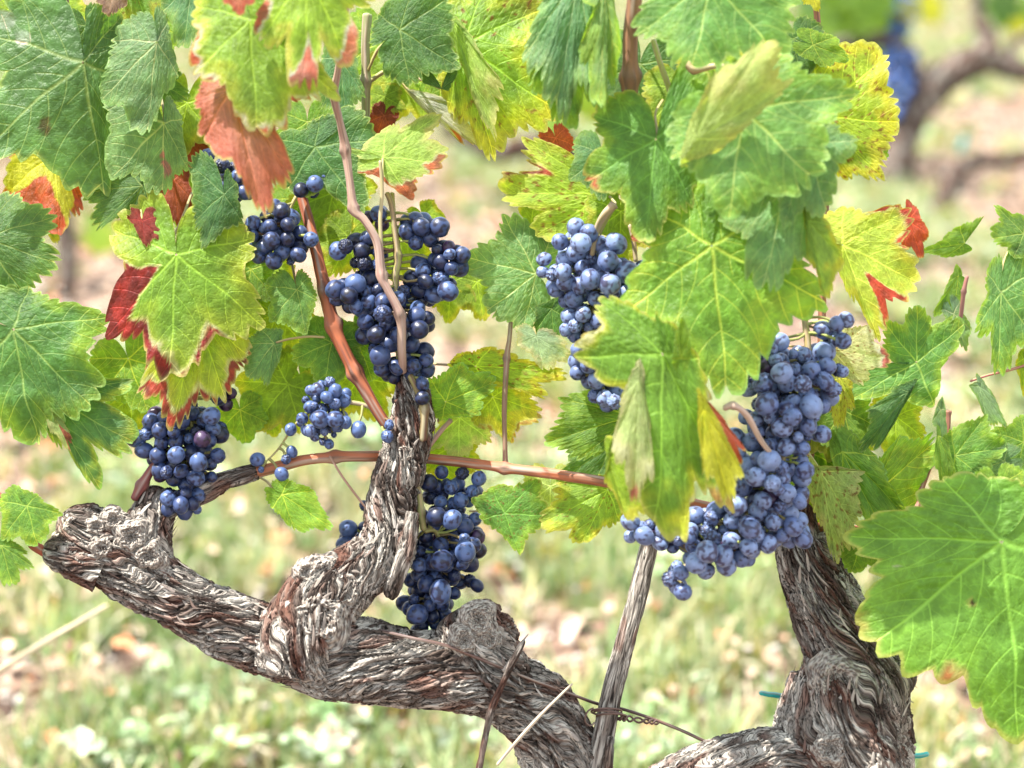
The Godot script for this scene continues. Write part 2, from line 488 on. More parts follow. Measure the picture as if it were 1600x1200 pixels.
# veins drawn once in the leaf's own plane
func leaf_textures() -> void:
	rng.seed = 5
	var S := 1024
	var vein := PackedFloat32Array()
	vein.resize(S * S)
	var table := rim_table(0.2, 0.0)
	var stamp := func(a: Vector2, b: Vector2, w0: float, w1: float, power: float) -> void:
		var pa := Vector2(0.5 + 0.44 * a.x, 0.5 - 0.44 * a.y) * S
		var pb := Vector2(0.5 + 0.44 * b.x, 0.5 - 0.44 * b.y) * S
		var wa := w0 * 0.44 * S
		var wb := w1 * 0.44 * S
		var m := maxf(wa, wb) + 1.5
		var ab := pb - pa
		var ll := maxf(ab.length_squared(), 0.001)
		for yy in range(maxi(0, int(minf(pa.y, pb.y) - m)), mini(S, int(maxf(pa.y, pb.y) + m) + 1)):
			for xx in range(maxi(0, int(minf(pa.x, pb.x) - m)), mini(S, int(maxf(pa.x, pb.x) + m) + 1)):
				var p := Vector2(xx, yy)
				var t := clampf((p - pa).dot(ab) / ll, 0.0, 1.0)
				var e := (p - pa - ab * t).length()
				var ww := lerpf(wa, wb, t)
				var k := clampf((ww + 0.8 - e) / maxf(1.2, ww * 0.9), 0.0, 1.0) * power
				if k > vein[yy * S + xx]: vein[yy * S + xx] = k
	for k in 5:
		var a := deg_to_rad(VEIN_DEG[k])
		var d := Vector2(sin(a), cos(a))
		var L: float = VEIN_LEN[k]
		var prev := Vector2.ZERO
		for i in 12:
			var t := (i + 1) / 12.0
			var q := d * L * t + d.orthogonal() * 0.008 * sin(t * 9.0 + k)
			stamp.call(prev, q, 0.0165 * (1.0 - t) + 0.0055, 0.0165 * (1.0 - t) + 0.0045, 1.0)
			prev = q
		var t0 := 0.16
		var sd := 1.0
		while t0 < 0.93:
			for s in [sd, -sd]:
				var outer: bool = (k == 0 and s > 0) or (k == 4 and s < 0)
				var ang: float = a - s * deg_to_rad(rnd(44, 56) if not outer else rnd(50, 70))
				var p := d * L * (t0 + rnd(-0.02, 0.02))
				var w := 0.0068 * (1.0 - t0 * 0.5)
				var steps := 0
				while steps < 22:
					var nx := p + Vector2(sin(ang), cos(ang)) * 0.035
					var pd := rad_to_deg(atan2(nx.x, nx.y))
					if nx.length() > rim(table, pd) * 0.985: break
					if k + int(-s) >= 0 and k + int(-s) <= 4:
						var mid: float = (VEIN_DEG[k] + VEIN_DEG[k + int(-s)]) * 0.5
						if (pd - mid) * -s > 0.0 and nx.length() < 0.8: break
					stamp.call(p, nx, w, w * 0.93, 0.78 - 0.02 * steps)
					if steps % 3 == 1:
						for s2 in [1.0, -1.0]:
							var an2: float = ang + s2 * rnd(0.9, 1.3)
							var p2 := p
							for m2 in 3:
								var n2 := p2 + Vector2(sin(an2), cos(an2)) * 0.024
								stamp.call(p2, n2, 0.0022, 0.0017, 0.3)
								an2 += rnd(-0.4, 0.4)
								p2 = n2
					w *= 0.93
					ang += s * 0.045
					p = nx
					steps += 1
			t0 += rnd(0.15, 0.21)
	var cells := FastNoiseLite.new()
	cells.noise_type = FastNoiseLite.TYPE_CELLULAR
	cells.cellular_return_type = FastNoiseLite.RETURN_DISTANCE2_SUB
	cells.frequency = 0.055
	cells.seed = 3
	var ci := cells.get_image(S, S).get_data()
	cells.frequency = 0.021
	var ci2 := cells.get_image(S, S).get_data()
	var fine := FastNoiseLite.new()
	fine.frequency = 0.012
	fine.fractal_octaves = 5
	fine.seed = 9
	var fi := fine.get_image(S, S).get_data()
	var front := PackedByteArray()
	front.resize(S * S * 3)
	var back := front.duplicate()
	var gold := front.duplicate()
	var hf := PackedByteArray()
	hf.resize(S * S)
	for i in S * S:
		var m := vein[i]
		var net := clampf(1.0 - ci[i] / 90.0, 0.0, 1.0)
		var net2 := clampf(1.0 - ci2[i] / 70.0, 0.0, 1.0)
		var f := fi[i] / 255.0 - 0.5
		var l := 0.655 + 0.16 * f + 0.035 * net + 0.075 * net2
		var mf := m * 0.78
		front[i * 3] = clampi(int(255.0 * lerpf(l * 0.775, 0.93, mf)), 0, 255)
		front[i * 3 + 1] = clampi(int(255.0 * lerpf(l, 0.96, mf)), 0, 255)
		front[i * 3 + 2] = clampi(int(255.0 * lerpf(l * 0.87, 0.93, mf)), 0, 255)
		var lb := 0.67 + 0.14 * f + 0.06 * net + 0.09 * net2
		var mb := minf(1.0, m * 0.85)
		back[i * 3] = clampi(int(255.0 * lerpf(lb, 0.92, mb)), 0, 255)
		back[i * 3 + 1] = clampi(int(255.0 * lerpf(lb, 0.90, mb)), 0, 255)
		back[i * 3 + 2] = clampi(int(255.0 * lerpf(lb, 0.95, mb)), 0, 255)
		gold[i * 3] = clampi(int(255.0 * lerpf(l, 0.97, mf)), 0, 255)
		gold[i * 3 + 1] = clampi(int(255.0 * lerpf(l, 0.93, mf)), 0, 255)
		gold[i * 3 + 2] = clampi(int(255.0 * lerpf(l, 1.0, mf)), 0, 255)
		hf[i] = clampi(int(130.0 + 60.0 * f - 40.0 * net - 45.0 * net2 - 60.0 * m), 0, 255)
	var tf := ImageTexture.create_from_image(Image.create_from_data(S, S, false, Image.FORMAT_RGB8, front))
	var tb := ImageTexture.create_from_image(Image.create_from_data(S, S, false, Image.FORMAT_RGB8, back))
	var th := ImageTexture.create_from_image(Image.create_from_data(S, S, false, Image.FORMAT_L8, hf))
	var tg := ImageTexture.create_from_image(Image.create_from_data(S, S, false, Image.FORMAT_RGB8, gold))
	for b in 3:
		var m := StandardMaterial3D.new()
		m.albedo_texture = [tf, tb, tg][b]
		m.vertex_color_use_as_albedo = true
		m.roughness = 0.62 if b == 1 else 0.47
		m.metallic_specular = 0.4
		m.heightmap_enabled = true
		m.heightmap_texture = th
		m.heightmap_scale = 0.13
		m.heightmap_flip_texture = b == 1
		m.backlight_enabled = true
		m.backlight = Color(1.06, 1.08, 0.55)
		m.cull_mode = BaseMaterial3D.CULL_DISABLED
		m.resource_name = ["leaf_face", "leaf_underside", "autumn_leaf_face"][b]
		M[["leaf", "leaf_back", "leaf_warm"][b]] = m

# ---------------------------------------------------------------- grapes
var grape_meshes := []
var raisin_meshes := []

func grape_mesh(seed_: int, shrivel: float, rubbed: float) -> ArrayMesh:
	rng.seed = seed_
	var w := 44
	var h := 28
	var off := Vector3(rnd(-40, 40), rnd(-40, 40), rnd(-40, 40))
	var v := PackedVector3Array()
	var col := PackedColorArray()
	var ax := Vector3(rnd(-1, 1), rnd(-1, 1), rnd(-1, 1)).normalized()
	for j in h:
		var la := lerpf(0.03, PI - 0.03, float(j) / (h - 1))
		for i in w:
			var lo := TAU * i / w
			var d := Vector3(sin(la) * cos(lo), cos(la), sin(la) * sin(lo))
			var r := 1.0 + 0.03 * n3(d * 1.1 + off)
			if shrivel > 0.0:
				var f := 1.0 - absf(noise_a.get_noise_3dv(d * 2.1 + off))
				r -= shrivel * (0.55 * f * f * f + 0.20 * n3(d * 4.5 + off) + 0.15)
			r -= 0.05 * exp(-pow((1.0 - d.y) * 22.0, 2.0))
			var p := d * r
			p.y *= [1.05, 1.12, 0.97][seed_ % 3]
			v.append(p)
			var k := n3(d * 1.5 + off + ax * 4.0) + 0.10 * noise_b.get_noise_3dv(d * 6.0 + off)
			var fine := noise_b.get_noise_3dv(d * 16.0 - off)
			var c := Color(0.27, 0.345, 0.56) * (1.0 + 0.08 * fine + 0.30 * n3(d * 1.2 - off))
			var rub := smoothstep(0.22 - rubbed, 0.42 - rubbed, k + 0.06 * fine)
			c = c.lerp(Color(0.045, 0.028, 0.075), rub * 0.88)
			c = c.lerp(Color(0.06, 0.04, 0.05), 0.6 * exp(-pow((1.0 - d.y) * 90.0, 2.0)))
			c.a = 1.0
			col.append(c)
	return sheet(v, w, h, true, PackedVector2Array(), col)

# blobs [x, y, z, rx, ry] are the outline of the bunch; singles [x, y, z] are set by hand
func bunch(label: String, blobs: Array, singles: Array, r: float, spread: float, mats: Array, stem: Array, seed_: int, dry: float, gap := 0.80) -> Node3D:
	rng.seed = seed_
	var b0: Array = blobs[0] if blobs.size() else singles[0]
	var base: Vector3 = at(stem[0][0], stem[0][1], stem[0][2])
	var o := thing("grape_bunch", label, "grape bunch", base)
	var C := []
	for b in blobs:
		var rx := size_at(b[3], b[2])
		var ry := size_at(b[4], b[2])
		C.append([at(b[0], b[1], b[2]), Vector3(rx, ry, minf(rx, ry) * 0.85 + 0.004)])
	var spots := []
	for s in singles:
		spots.append([at(s[0], s[1], s[2]), size_at(r * (s[3] if s.size() > 3 else rnd(0.92, 1.06)), s[2])])
	for tries in 4200:
		var k := rng.randi() % C.size()
		var d := Vector3(rng.randfn(), rng.randfn(), rng.randfn()).normalized()
		var rr := size_at(0.98 * r * (rnd(1.0 - spread, 1.0 + spread * 0.6)), blobs[k][2])
		if tries > 2400: rr *= rnd(0.7, 0.95)
		var e: Vector3 = C[k][1] - Vector3.ONE * rr * 0.6
		var scl := rnd(0.70, 1.0) if tries < 1500 else rnd(0.35, 1.0)
		var p: Vector3 = C[k][0] + eye.basis * (Vector3(maxf(e.x, 0.001), maxf(e.y, 0.001), maxf(e.z, 0.001)) * d * scl)
		var ok := true
		for s in spots:
			if p.distance_to(s[0]) < gap * (rr + s[1]):
				ok = false
				break
		if ok: spots.append([p, rr])
	var pts := []
	var line := path(stem, 0.004)
	var L: PackedVector3Array = line[0]
	var stems := [cane(stem, Color(0.36, 0.36, 0.12), Color(0.42, 0.30, 0.13), [], 10, 0.0015)]
	for s in spots:
		var p: Vector3 = s[0]
		var dried := rng.randf() < dry + 0.06
		var ms: Array = raisin_meshes if dried else grape_meshes
		var near := L[0]
		var bd := 9.0
		for q in L:
			var dd: float = q.distance_to(p) + maxf(0.0, (p.y - q.y)) * 0.6
			if dd < bd:
				bd = dd
				near = q
		var g := MeshInstance3D.new()
		g.name = numbered("grape", o)
		g.mesh = ms[rng.randi() % ms.size()]
		g.material_override = mats[rng.randi() % mats.size()]
		o.add_child(g, true)
		var outward: Vector3 = (p - near).normalized() + Vector3(rnd(-0.5, 0.5), rnd(-0.7, 0.2), rnd(-0.5, 0.5))
		outward = outward.normalized()
		var sd := outward.cross(Vector3(rnd(-1, 1), rnd(-1, 1), rnd(-1, 1))).normalized()
		var rad: float = s[1] * (rnd(0.72, 1.0) if dried else 1.0)
		var bs := Basis(sd, outward, sd.cross(outward))
		g.transform = Transform3D(bs * Basis.from_scale(Vector3(rnd(0.90, 1.06), rnd(0.93, 1.07), rnd(0.90, 1.06)) * rad), p - base)
		if rng.randf() < 0.035: g.material_override = M.grape_ruddy
		if bd < size_at(62.0, 0.0):
			stems.append(pedicel(near, p - outward * rad * 0.8))
	var st := part("stalk", join(stems), M.wood, o)
	st.set_meta("kind", "stuff")
	return o

func pedicel(a: Vector3, b: Vector3) -> ArrayMesh:
	var m := a.lerp(b, 0.55) + Vector3(rnd(-1, 1), rnd(-1, 1), rnd(-1, 1)) * a.distance_to(b) * 0.12
	var sp := spline(PackedVector3Array([a, m, b]), PackedFloat32Array([0.0011, 0.0008, 0.0011]), 0.006)
	var P: PackedVector3Array = sp[0]
	var fr := frames(P)
	var v := PackedVector3Array()
	var col := PackedColorArray()
	var c := Color(0.25, 0.29, 0.08).lerp(Color(0.12, 0.07, 0.04), rng.randf())
	for i in P.size():
		for j in 6:
			var th := TAU * j / 6
			v.append(P[i] + (fr[0][i] * cos(th) + fr[1][i] * sin(th)) * sp[1][i])
			col.append(c)
	return sheet(v, 6, P.size(), true, PackedVector2Array(), col)

# ---------------------------------------------------------------- materials
func mat(called: String, rough: float, spec := 0.5, back := 0.0) -> StandardMaterial3D:
	var m := StandardMaterial3D.new()
	m.resource_name = called
	m.vertex_color_use_as_albedo = true
	m.roughness = rough
	m.metallic_specular = spec
	if back > 0.0:
		m.backlight_enabled = true
		m.backlight = Color(back, back, back * 0.5)
	M[called] = m
	return m

func bark_grain() -> void:
	# long thin dark lines between the fibres
	var S := 512
	var a := FastNoiseLite.new()
	a.seed = 61
	a.frequency = 0.022
	a.fractal_octaves = 3
	a.domain_warp_enabled = true
	a.domain_warp_amplitude = 7.0
	a.domain_warp_frequency = 0.012
	var ia := a.get_seamless_image(S, 96, false, false, 0.2)
	ia.resize(S, S, Image.INTERPOLATE_CUBIC)
	a.seed = 62
	a.frequency = 0.05
	var ib := a.get_seamless_image(S, 140, false, false, 0.2)
	ib.resize(S, S, Image.INTERPOLATE_CUBIC)
	var da := ia.get_data()
	var db := ib.get_data()
	var rgb := PackedByteArray()
	rgb.resize(S * S * 3)
	var hgt := PackedByteArray()
	hgt.resize(S * S)
	for i in S * S:
		var x := absf(da[i] / 255.0 - 0.5)
		var y := absf(db[i] / 255.0 - 0.5)
		var line := maxf(exp(-x * x * 1500.0), 0.75 * exp(-y * y * 900.0))
		var tone := 0.93 + 0.25 * (db[i] / 255.0 - 0.5)
		var k := lerpf(tone, 0.27, line)
		rgb[i * 3] = clampi(int(255.0 * k), 0, 255)
		rgb[i * 3 + 1] = clampi(int(255.0 * k * 0.985), 0, 255)
		rgb[i * 3 + 2] = clampi(int(255.0 * k * 0.97), 0, 255)
		hgt[i] = clampi(int(230.0 - 190.0 * line), 0, 255)
	var m: StandardMaterial3D = M.bark
	m.albedo_texture = ImageTexture.create_from_image(Image.create_from_data(S, S, false, Image.FORMAT_RGB8, rgb))
	m.heightmap_enabled = true
	m.heightmap_texture = ImageTexture.create_from_image(Image.create_from_data(S, S, false, Image.FORMAT_L8, hgt))
	m.heightmap_scale = 0.06

func materials() -> void:
	mat("bark", 0.9, 0.25)
	bark_grain()
	mat("wood", 0.6, 0.4)
	M.stake = M.bark.duplicate()
	M.stake.uv1_scale = Vector3(1.0, 0.25, 1.0)
	M.stake.heightmap_scale = 0.04
	M.stake.resource_name = "weathered_stake_wood"
	M.scar = M.bark.duplicate()
	M.scar.albedo_texture = null
	M.scar.heightmap_enabled = false
	M.scar.resource_name = "bark_scar"
	mat("wire", 0.55, 0.5)
	mat("litter", 0.75, 0.35, 0.35)
	mat("grass", 0.33, 0.5, 0.8)
	for k in 3:
		var m := mat("grape_%d" % k, 0.40, 0.45)
		m.albedo_color = [Color(0.47, 0.53, 0.62), Color(0.33, 0.38, 0.48), Color(0.20, 0.235, 0.33)][k]
		m.rim_enabled = true
		m.rim = 0.12
		m.rim_tint = 0.4
		m.resource_name = "grape_skin_%d" % k
	M.grape_ruddy = M.grape_0.duplicate()
	M.grape_ruddy.albedo_color = Color(0.40, 0.25, 0.34)
	M.grape_ruddy.resource_name = "ruddy_grape_skin"
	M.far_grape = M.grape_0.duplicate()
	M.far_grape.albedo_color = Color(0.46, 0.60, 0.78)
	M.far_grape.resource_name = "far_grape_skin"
	M.dusty = []
	for k in 2:
		var m: StandardMaterial3D = M.grape_0.duplicate()
		m.albedo_color = [Color(0.72, 0.745, 0.78), Color(0.58, 0.61, 0.68)][k]
		m.resource_name = "dusty_grape_skin_%d" % k
		M.dusty.append(m)
	for k in 10: grape_meshes.append(grape_mesh(40 + k, 0.0, [-0.1, 0.0, -0.2, 0.12, -0.05, 0.05, -0.3, 0.2, -0.12, 0.0][k]))
	for k in 5: raisin_meshes.append(grape_mesh(80 + k, [0.2, 0.32, 0.25, 0.45, 0.15][k], [0.0, 0.15, 0.05, 0.3, -0.1][k]))

# ---------------------------------------------------------------- colours of leaves (lamina, margin)
func look(kind: String, more := {}) -> Dictionary:
	var d := {}
	match kind:
		"dark": d = {"c1": Color(0.105, 0.225, 0.07), "c2": Color(0.14, 0.28, 0.065), "fade": 0.5}
		"blue": d = {"c1": Color(0.215, 0.375, 0.165), "c2": Color(0.24, 0.41, 0.14), "fade": 0.6}
		"mid": d = {"c1": Color(0.175, 0.345, 0.055), "c2": Color(0.27, 0.45, 0.055), "fade": 0.6}
		"fresh": d = {"c1": Color(0.24, 0.43, 0.06), "c2": Color(0.33, 0.52, 0.06), "fade": 0.55}
		"lime": d = {"c1": Color(0.33, 0.50, 0.05), "c2": Color(0.60, 0.66, 0.06), "fade": 0.62}
		"yellow": d = {"c1": Color(0.58, 0.60, 0.05), "c2": Color(0.95, 0.70, 0.05), "fade": 0.45}
		"under": d = {"c1": Color(0.45, 0.58, 0.20), "c2": Color(0.55, 0.62, 0.20), "fade": 0.6, "back": true}
		"pale": d = {"c1": Color(0.52, 0.63, 0.34), "c2": Color(0.62, 0.66, 0.30), "fade": 0.5, "back": true}
		"red": d = {"c1": Color(0.66, 0.20, 0.13), "c2": Color(0.52, 0.10, 0.06), "fade": 0.4}
		"rust": d = {"c1": Color(0.42, 0.10, 0.05), "c2": Color(0.30, 0.06, 0.035), "fade": 0.4}
		"brown": d = {"c1": Color(0.40, 0.26, 0.17), "c2": Color(0.22, 0.12, 0.08), "fade": 0.4}
	d.merge(more, true)
	return d

func _ready() -> void:
	# ---- camera
	var cam := Camera3D.new()
	cam.name = "camera"
	add_child(cam)
	var tilt := deg_to_rad(18.0)
	var ahead := Vector3(0.0, -sin(tilt), -cos(tilt))
	cam.transform = Transform3D(Basis(Vector3.RIGHT, -tilt), Vector3(0.0, 0.62, 0.0) - ahead * EYE_TO_VINE)
	var lens := CameraAttributesPhysical.new()
	lens.frustum_focal_length = 59.08
	lens.frustum_focus_distance = 1.195
	lens.frustum_near = 0.05
	lens.frustum_far = 200.0
	lens.exposure_aperture = 3.7
	cam.attributes = lens
	cam.fov = 22.97
	cam.near = 0.05
	cam.far = 200.0
	cam.current = true
	eye = cam.transform
	# ---- sky, sun, exposure
	var we := WorldEnvironment.new()
	we.name = "world"
	add_child(we)
	var env := Environment.new()
	var sky := Sky.new()
	var sm := ProceduralSkyMaterial.new()
	sm.sky_top_color = Color(0.90, 0.95, 1.0)
	sm.sky_horizon_color = Color(1.0, 0.985, 0.95)
	sm.sky_curve = 0.18
	sm.ground_bottom_color = Color(0.55, 0.52, 0.46)
	sm.ground_horizon_color = Color(0.7, 0.68, 0.62)
	sky.sky_material = sm
	env.background_mode = Environment.BG_SKY
	env.sky = sky
	env.background_energy_multiplier = 0.72
	env.tonemap_mode = Environment.TONE_MAPPER_LINEAR
	env.tonemap_exposure = 3.45
	env.sdfgi_enabled = true
	env.ssao_enabled = true
	env.ssil_enabled = true
	we.environment = env
	var sun := DirectionalLight3D.new()
	sun.name = "sun"
	sun.light_color = Color(1.0, 0.975, 0.935)
	sun.light_energy = 1.55
	sun.light_angular_distance = 0.5
	sun.shadow_enabled = true
	add_child(sun)
	sun.look_at_from_position(Vector3(-1.3, 3.0, -0.1), Vector3.ZERO)

	noise_a.noise_type = FastNoiseLite.TYPE_SIMPLEX_SMOOTH
	noise_a.frequency = 1.0
	noise_a.fractal_type = FastNoiseLite.FRACTAL_NONE
	noise_a.seed = 11
	noise_b.noise_type = FastNoiseLite.TYPE_SIMPLEX
	noise_b.frequency = 1.0
	noise_b.fractal_type = FastNoiseLite.FRACTAL_NONE
	noise_b.seed = 23
	materials()
	leaf_textures()
	ground()
	far_vines()
	var left := left_vine()
	var right := right_vine()
	props()
	bunches()
	left_leaves(left)
	right_leaves(right)

# ---------------------------------------------------------------- ground
func on_ground(x: float, y: float) -> Vector3:
	var d := (at(x, y, 0.0) - eye.origin).normalized()
	return eye.origin + d * (eye.origin.y / -d.y)

func ground() -> void:
	rng.seed = 77
	var n := 120
	var v := PackedVector3Array()
	var col := PackedColorArray()
	for j in n + 1:
		for i in n + 1:
			var fx := float(i) / n * 2.0 - 1.0
			var fz := float(j) / n * 2.0 - 1.0
			var x := fx * absf(fx) * 90.0
			var z := -2.0 + fz * absf(fz) * 90.0
			var h := 0.02 * noise_a.get_noise_2d(x * 2.2, z * 2.2) + 0.008 * noise_b.get_noise_2d(x * 9.0, z * 9.0)
			v.append(Vector3(x, h - 0.015, z))
	var m := StandardMaterial3D.new()
	m.resource_name = "dry_soil"
	m.roughness = 0.95
	var nt := NoiseTexture2D.new()
	nt.width = 512
	nt.height = 512
	nt.seamless = true
	var fn := FastNoiseLite.new()
	fn.frequency = 0.02
	fn.fractal_octaves = 5
	fn.seed = 4
	nt.noise = fn
	var ramp := Gradient.new()
	ramp.offsets = PackedFloat32Array([0.25, 0.45, 0.6, 0.8])
	ramp.colors = PackedColorArray([Color(0.20, 0.145, 0.115), Color(0.34, 0.26, 0.21), Color(0.46, 0.37, 0.31), Color(0.60, 0.52, 0.45)])
	nt.color_ramp = ramp
	m.albedo_texture = nt
	m.uv1_triplanar = true
	m.uv1_world_triplanar = true
	m.uv1_scale = Vector3(1.3, 1.3, 1.3)
	structure("ground", sheet(v, n + 1, n + 1, false, PackedVector2Array(), col, true), m)

	# one tuft of grass blades, one clover sprig, one dry leaf, one straw, one pebble; scattered
	var tufts := []
	for k in 3:
		rng.seed = 300 + k
		var bl := []
		for b in 14:
			var a := rnd(0, TAU)
			var lean := rnd(0.1, 0.9)
			var hgt := rnd(0.02, 0.075)
			var root := Vector3(rnd(-0.02, 0.02), 0, rnd(-0.02, 0.02))
			bl.append(blade(root, a, lean, hgt, rnd(0.0012, 0.0026)))
		tufts.append(join(bl))
	rng.seed = 400
	for k in 3:
		var xf := []
		var cs := []
		for t in 210000:
			var p := Vector3(rnd(-3.6, 3.6), 0.0, -rnd(0.0, 1.0) ** 1.6 * 9.5 - 0.15)
			if absf(p.x) > 0.95 + (1.25 - p.z) * 0.36: continue
			var g := noise_a.get_noise_2d(p.x * 1.6 + 4.0, p.z * 1.3) + 0.5 * noise_b.get_noise_2d(p.x * 5.0, p.z * 5.0)
			g += 0.35 * exp(-pow((p.z + 1.25) / 0.5, 2.0)) - 0.40 * exp(-pow((p.z + 0.62) / 0.18, 2.0)) * clampf(0.7 - p.x, 0.0, 1.0)
			g -= 0.28 * exp(-pow((p.z + 2.3) / 0.45, 2.0))
			g += 0.8 * exp(-Vector2(p.x - 0.27, (p.z + 1.35) * 0.6).length_squared() / 0.03)
			if g < rnd(-0.25, 0.70): continue
			var s := rnd(0.5, 1.15)
			xf.append(Transform3D(Basis(Vector3.UP, rnd(0, TAU)).scaled(Vector3(s, s * rnd(0.6, 1.2), s)), p + Vector3(0, -0.01, 0)))
			var c := Color(0.15, 0.27, 0.09).lerp(Color(0.36, 0.42, 0.24), rng.randf())
			if rng.randf() < 0.34: c = Color(0.52, 0.46, 0.28)
			cs.append(c * rnd(0.5, 1.35))
			if xf.size() >= 26000: break
		scatter("grass", tufts[k], xf, cs, M.grass)
	rng.seed = 500
	var leafy := sprig()
	var xl := []
	var cl := []
	for t in 70000:
		var p := Vector3(rnd(-3.6, 3.6), rnd(0.0, 0.05), -rnd(0.0, 1.0) ** 1.6 * 9.0 - 0.15)
		if absf(p.x) > 0.95 + (1.25 - p.z) * 0.36: continue
		var g := noise_a.get_noise_2d(p.x * 1.6 + 4.0, p.z * 1.3) + 0.4 * noise_b.get_noise_2d(p.x * 4.0 + 9.0, p.z * 4.0)
		g += 0.9 * exp(-Vector2(p.x - 0.27, (p.z + 1.35) * 0.6).length_squared() / 0.03)
		if g < rnd(0.0, 0.8): continue
		var s := rnd(0.6, 1.4)
		xl.append(Transform3D(Basis.from_euler(Vector3(rnd(-0.5, 0.5), rnd(0, TAU), rnd(-0.5, 0.5))).scaled(Vector3.ONE * s), p))
		cl.append(Color(0.17, 0.28, 0.11).lerp(Color(0.38, 0.45, 0.31), rng.randf()))
		cl[-1] = cl[-1] * rnd(0.5, 1.5)
		if xl.size() >= 6500: break
	scatter("clover", leafy, xl, cl, M.grass)
	rng.seed = 600
	var dl := dry_leaf()
	var straw := blade(Vector3.ZERO, 0.0, 1.45, 0.055, 0.0016)
	var chip := pebble()
	var kinds := [["leaf_litter", dl, 22000], ["straw", straw, 32000], ["pebbles", chip, 20000]]
	for q in kinds:
		var xs := []
		var cs := []
		for t in q[2]:
			var p := Vector3(rnd(-3.6, 3.6), 0.002, -rnd(0.0, 1.0) ** 1.5 * 9.0 - 0.15)
			if absf(p.x) > 0.95 + (1.25 - p.z) * 0.36: continue
			var s := rnd(0.25, 0.8)
			p.y += rnd(0.0, 0.02)
			xs.append(Transform3D(Basis.from_euler(Vector3(rnd(-0.45, 0.45), rnd(0, TAU), rnd(-0.45, 0.45))).scaled(Vector3.ONE * s), p))
			var u := rng.randf()
			var c := Color(0.70, 0.56, 0.42)
			if q[0] == "leaf_litter": c = Color(0.30, 0.17, 0.12).lerp(Color(0.62, 0.48, 0.37), u) if rng.randf() < 0.8 else Color(0.45, 0.20, 0.10)
			elif q[0] == "straw": c = Color(0.38, 0.30, 0.19).lerp(Color(0.62, 0.55, 0.42), u)
			else: c = Color(0.34, 0.29, 0.25).lerp(Color(0.66, 0.62, 0.57), u * u)
			cs.append(c * rnd(0.55, 1.25))
		scatter(q[0], q[1], xs, cs, M.litter)

func scatter(called: String, mesh: Mesh, xf: Array, cs: Array, m: Material) -> void:
	var mm := MultiMesh.new()
	mm.transform_format = MultiMesh.TRANSFORM_3D
	mm.use_colors = true
	mm.mesh = mesh
	mm.instance_count = xf.size()
	for i in xf.size():
		mm.set_instance_transform(i, xf[i])
		mm.set_instance_color(i, cs[i])
	var o := MultiMeshInstance3D.new()
	o.name = numbered(called, self)
	o.multimesh = mm
	o.material_override = m
	add_child(o, true)
	o.set_meta("kind", "stuff")
	o.set_meta("label", {"grass": "thin green grass growing in tufts over the dry ground", "clover": "small round-leaved weeds among the grass", "leaf_litter": "pale brown fallen leaves lying on the soil", "straw": "dry straw stalks lying on the soil", "pebbles": "pale pebbles scattered on the soil"}[called])

func blade(root: Vector3, a: float, lean: float, hgt: float, wid: float) -> ArrayMesh:
	var v := PackedVector3Array()
	var d := Vector3(cos(a), 0, sin(a))
	var sd := Vector3(-sin(a), 0, cos(a))
	for k in 5:
		var t := k / 4.0
		var ang := lean * (0.35 + 0.65 * t)
		var p := root + (d * sin(ang) + Vector3.UP * cos(ang)) * hgt * t
		var hw := wid * (1.0 - t * t * 0.9)
		v.append(p - sd * hw)
		v.append(p + (Vector3.UP * sin(ang) - d * cos(ang)) * hw * 0.4)
		v.append(p + sd * hw)
	var col := PackedColorArray()
	for k in 15: col.append(Color.WHITE)
	return sheet(v, 3, 5, false, PackedVector2Array(), col)

func sprig() -> ArrayMesh:
	var ms := []
	for k in 3:
		var a := TAU * k / 3.0
		ms.append(disc(Vector3(cos(a), 0.25, sin(a)) * 0.007, 0.0075, Vector3(cos(a) * 0.3, 1.0, sin(a) * 0.3), 0.3))
	ms.append(blade(Vector3(0, -0.03, 0), 0.3, 0.3, 0.032, 0.0007))
	return join(ms)

func disc(c: Vector3, r: float, up: Vector3, dish: float) -> ArrayMesh:
	up = up.normalized()
	var X := up.cross(Vector3(0.3, 0.1, 0.9)).normalized()
	var Y := up.cross(X)
	var v := PackedVector3Array()
	var col := PackedColorArray()
	for j in 3:
		var q := 0.02 + j * 0.49
		for i in 9:
			var th := TAU * i / 9
			v.append(c + (X * cos(th) + Y * sin(th) * 0.85) * r * q + up * r * dish * q * q)
			col.append(Color.WHITE)
	return sheet(v, 9, 3, true, PackedVector2Array(), col, true)

func dry_leaf() -> ArrayMesh:
	var v := PackedVector3Array()
	var col := PackedColorArray()
	for j in 4:
		var q := 0.02 + j * 0.33
		for i in 18:
			var th := TAU * i / 18
			var r := 0.020 * q * (0.8 + 0.3 * cos(th * 5.0) * 0.5 + 0.12 * sin(th * 3.0))
			v.append(Vector3(cos(th) * r, 0.006 * sin(th * 2.0 + 0.7) * q * q + 0.005 * q, sin(th) * r))
			col.append(Color.WHITE)
	return sheet(v, 18, 4, true, PackedVector2Array(), col, true)

func pebble() -> ArrayMesh:
	var v := PackedVector3Array()
	var col := PackedColorArray()
	for j in 7:
		var la := lerpf(0.05, PI - 0.05, j / 6.0)
		for i in 10:
			var lo := TAU * i / 10
			var d := Vector3(sin(la) * cos(lo), cos(la) * 0.6, sin(la) * sin(lo))
			v.append(d * 0.009 * (1.0 + 0.25 * n3(d * 1.7)))
			col.append(Color.WHITE)
	return sheet(v, 10, 7, true, PackedVector2Array(), col)

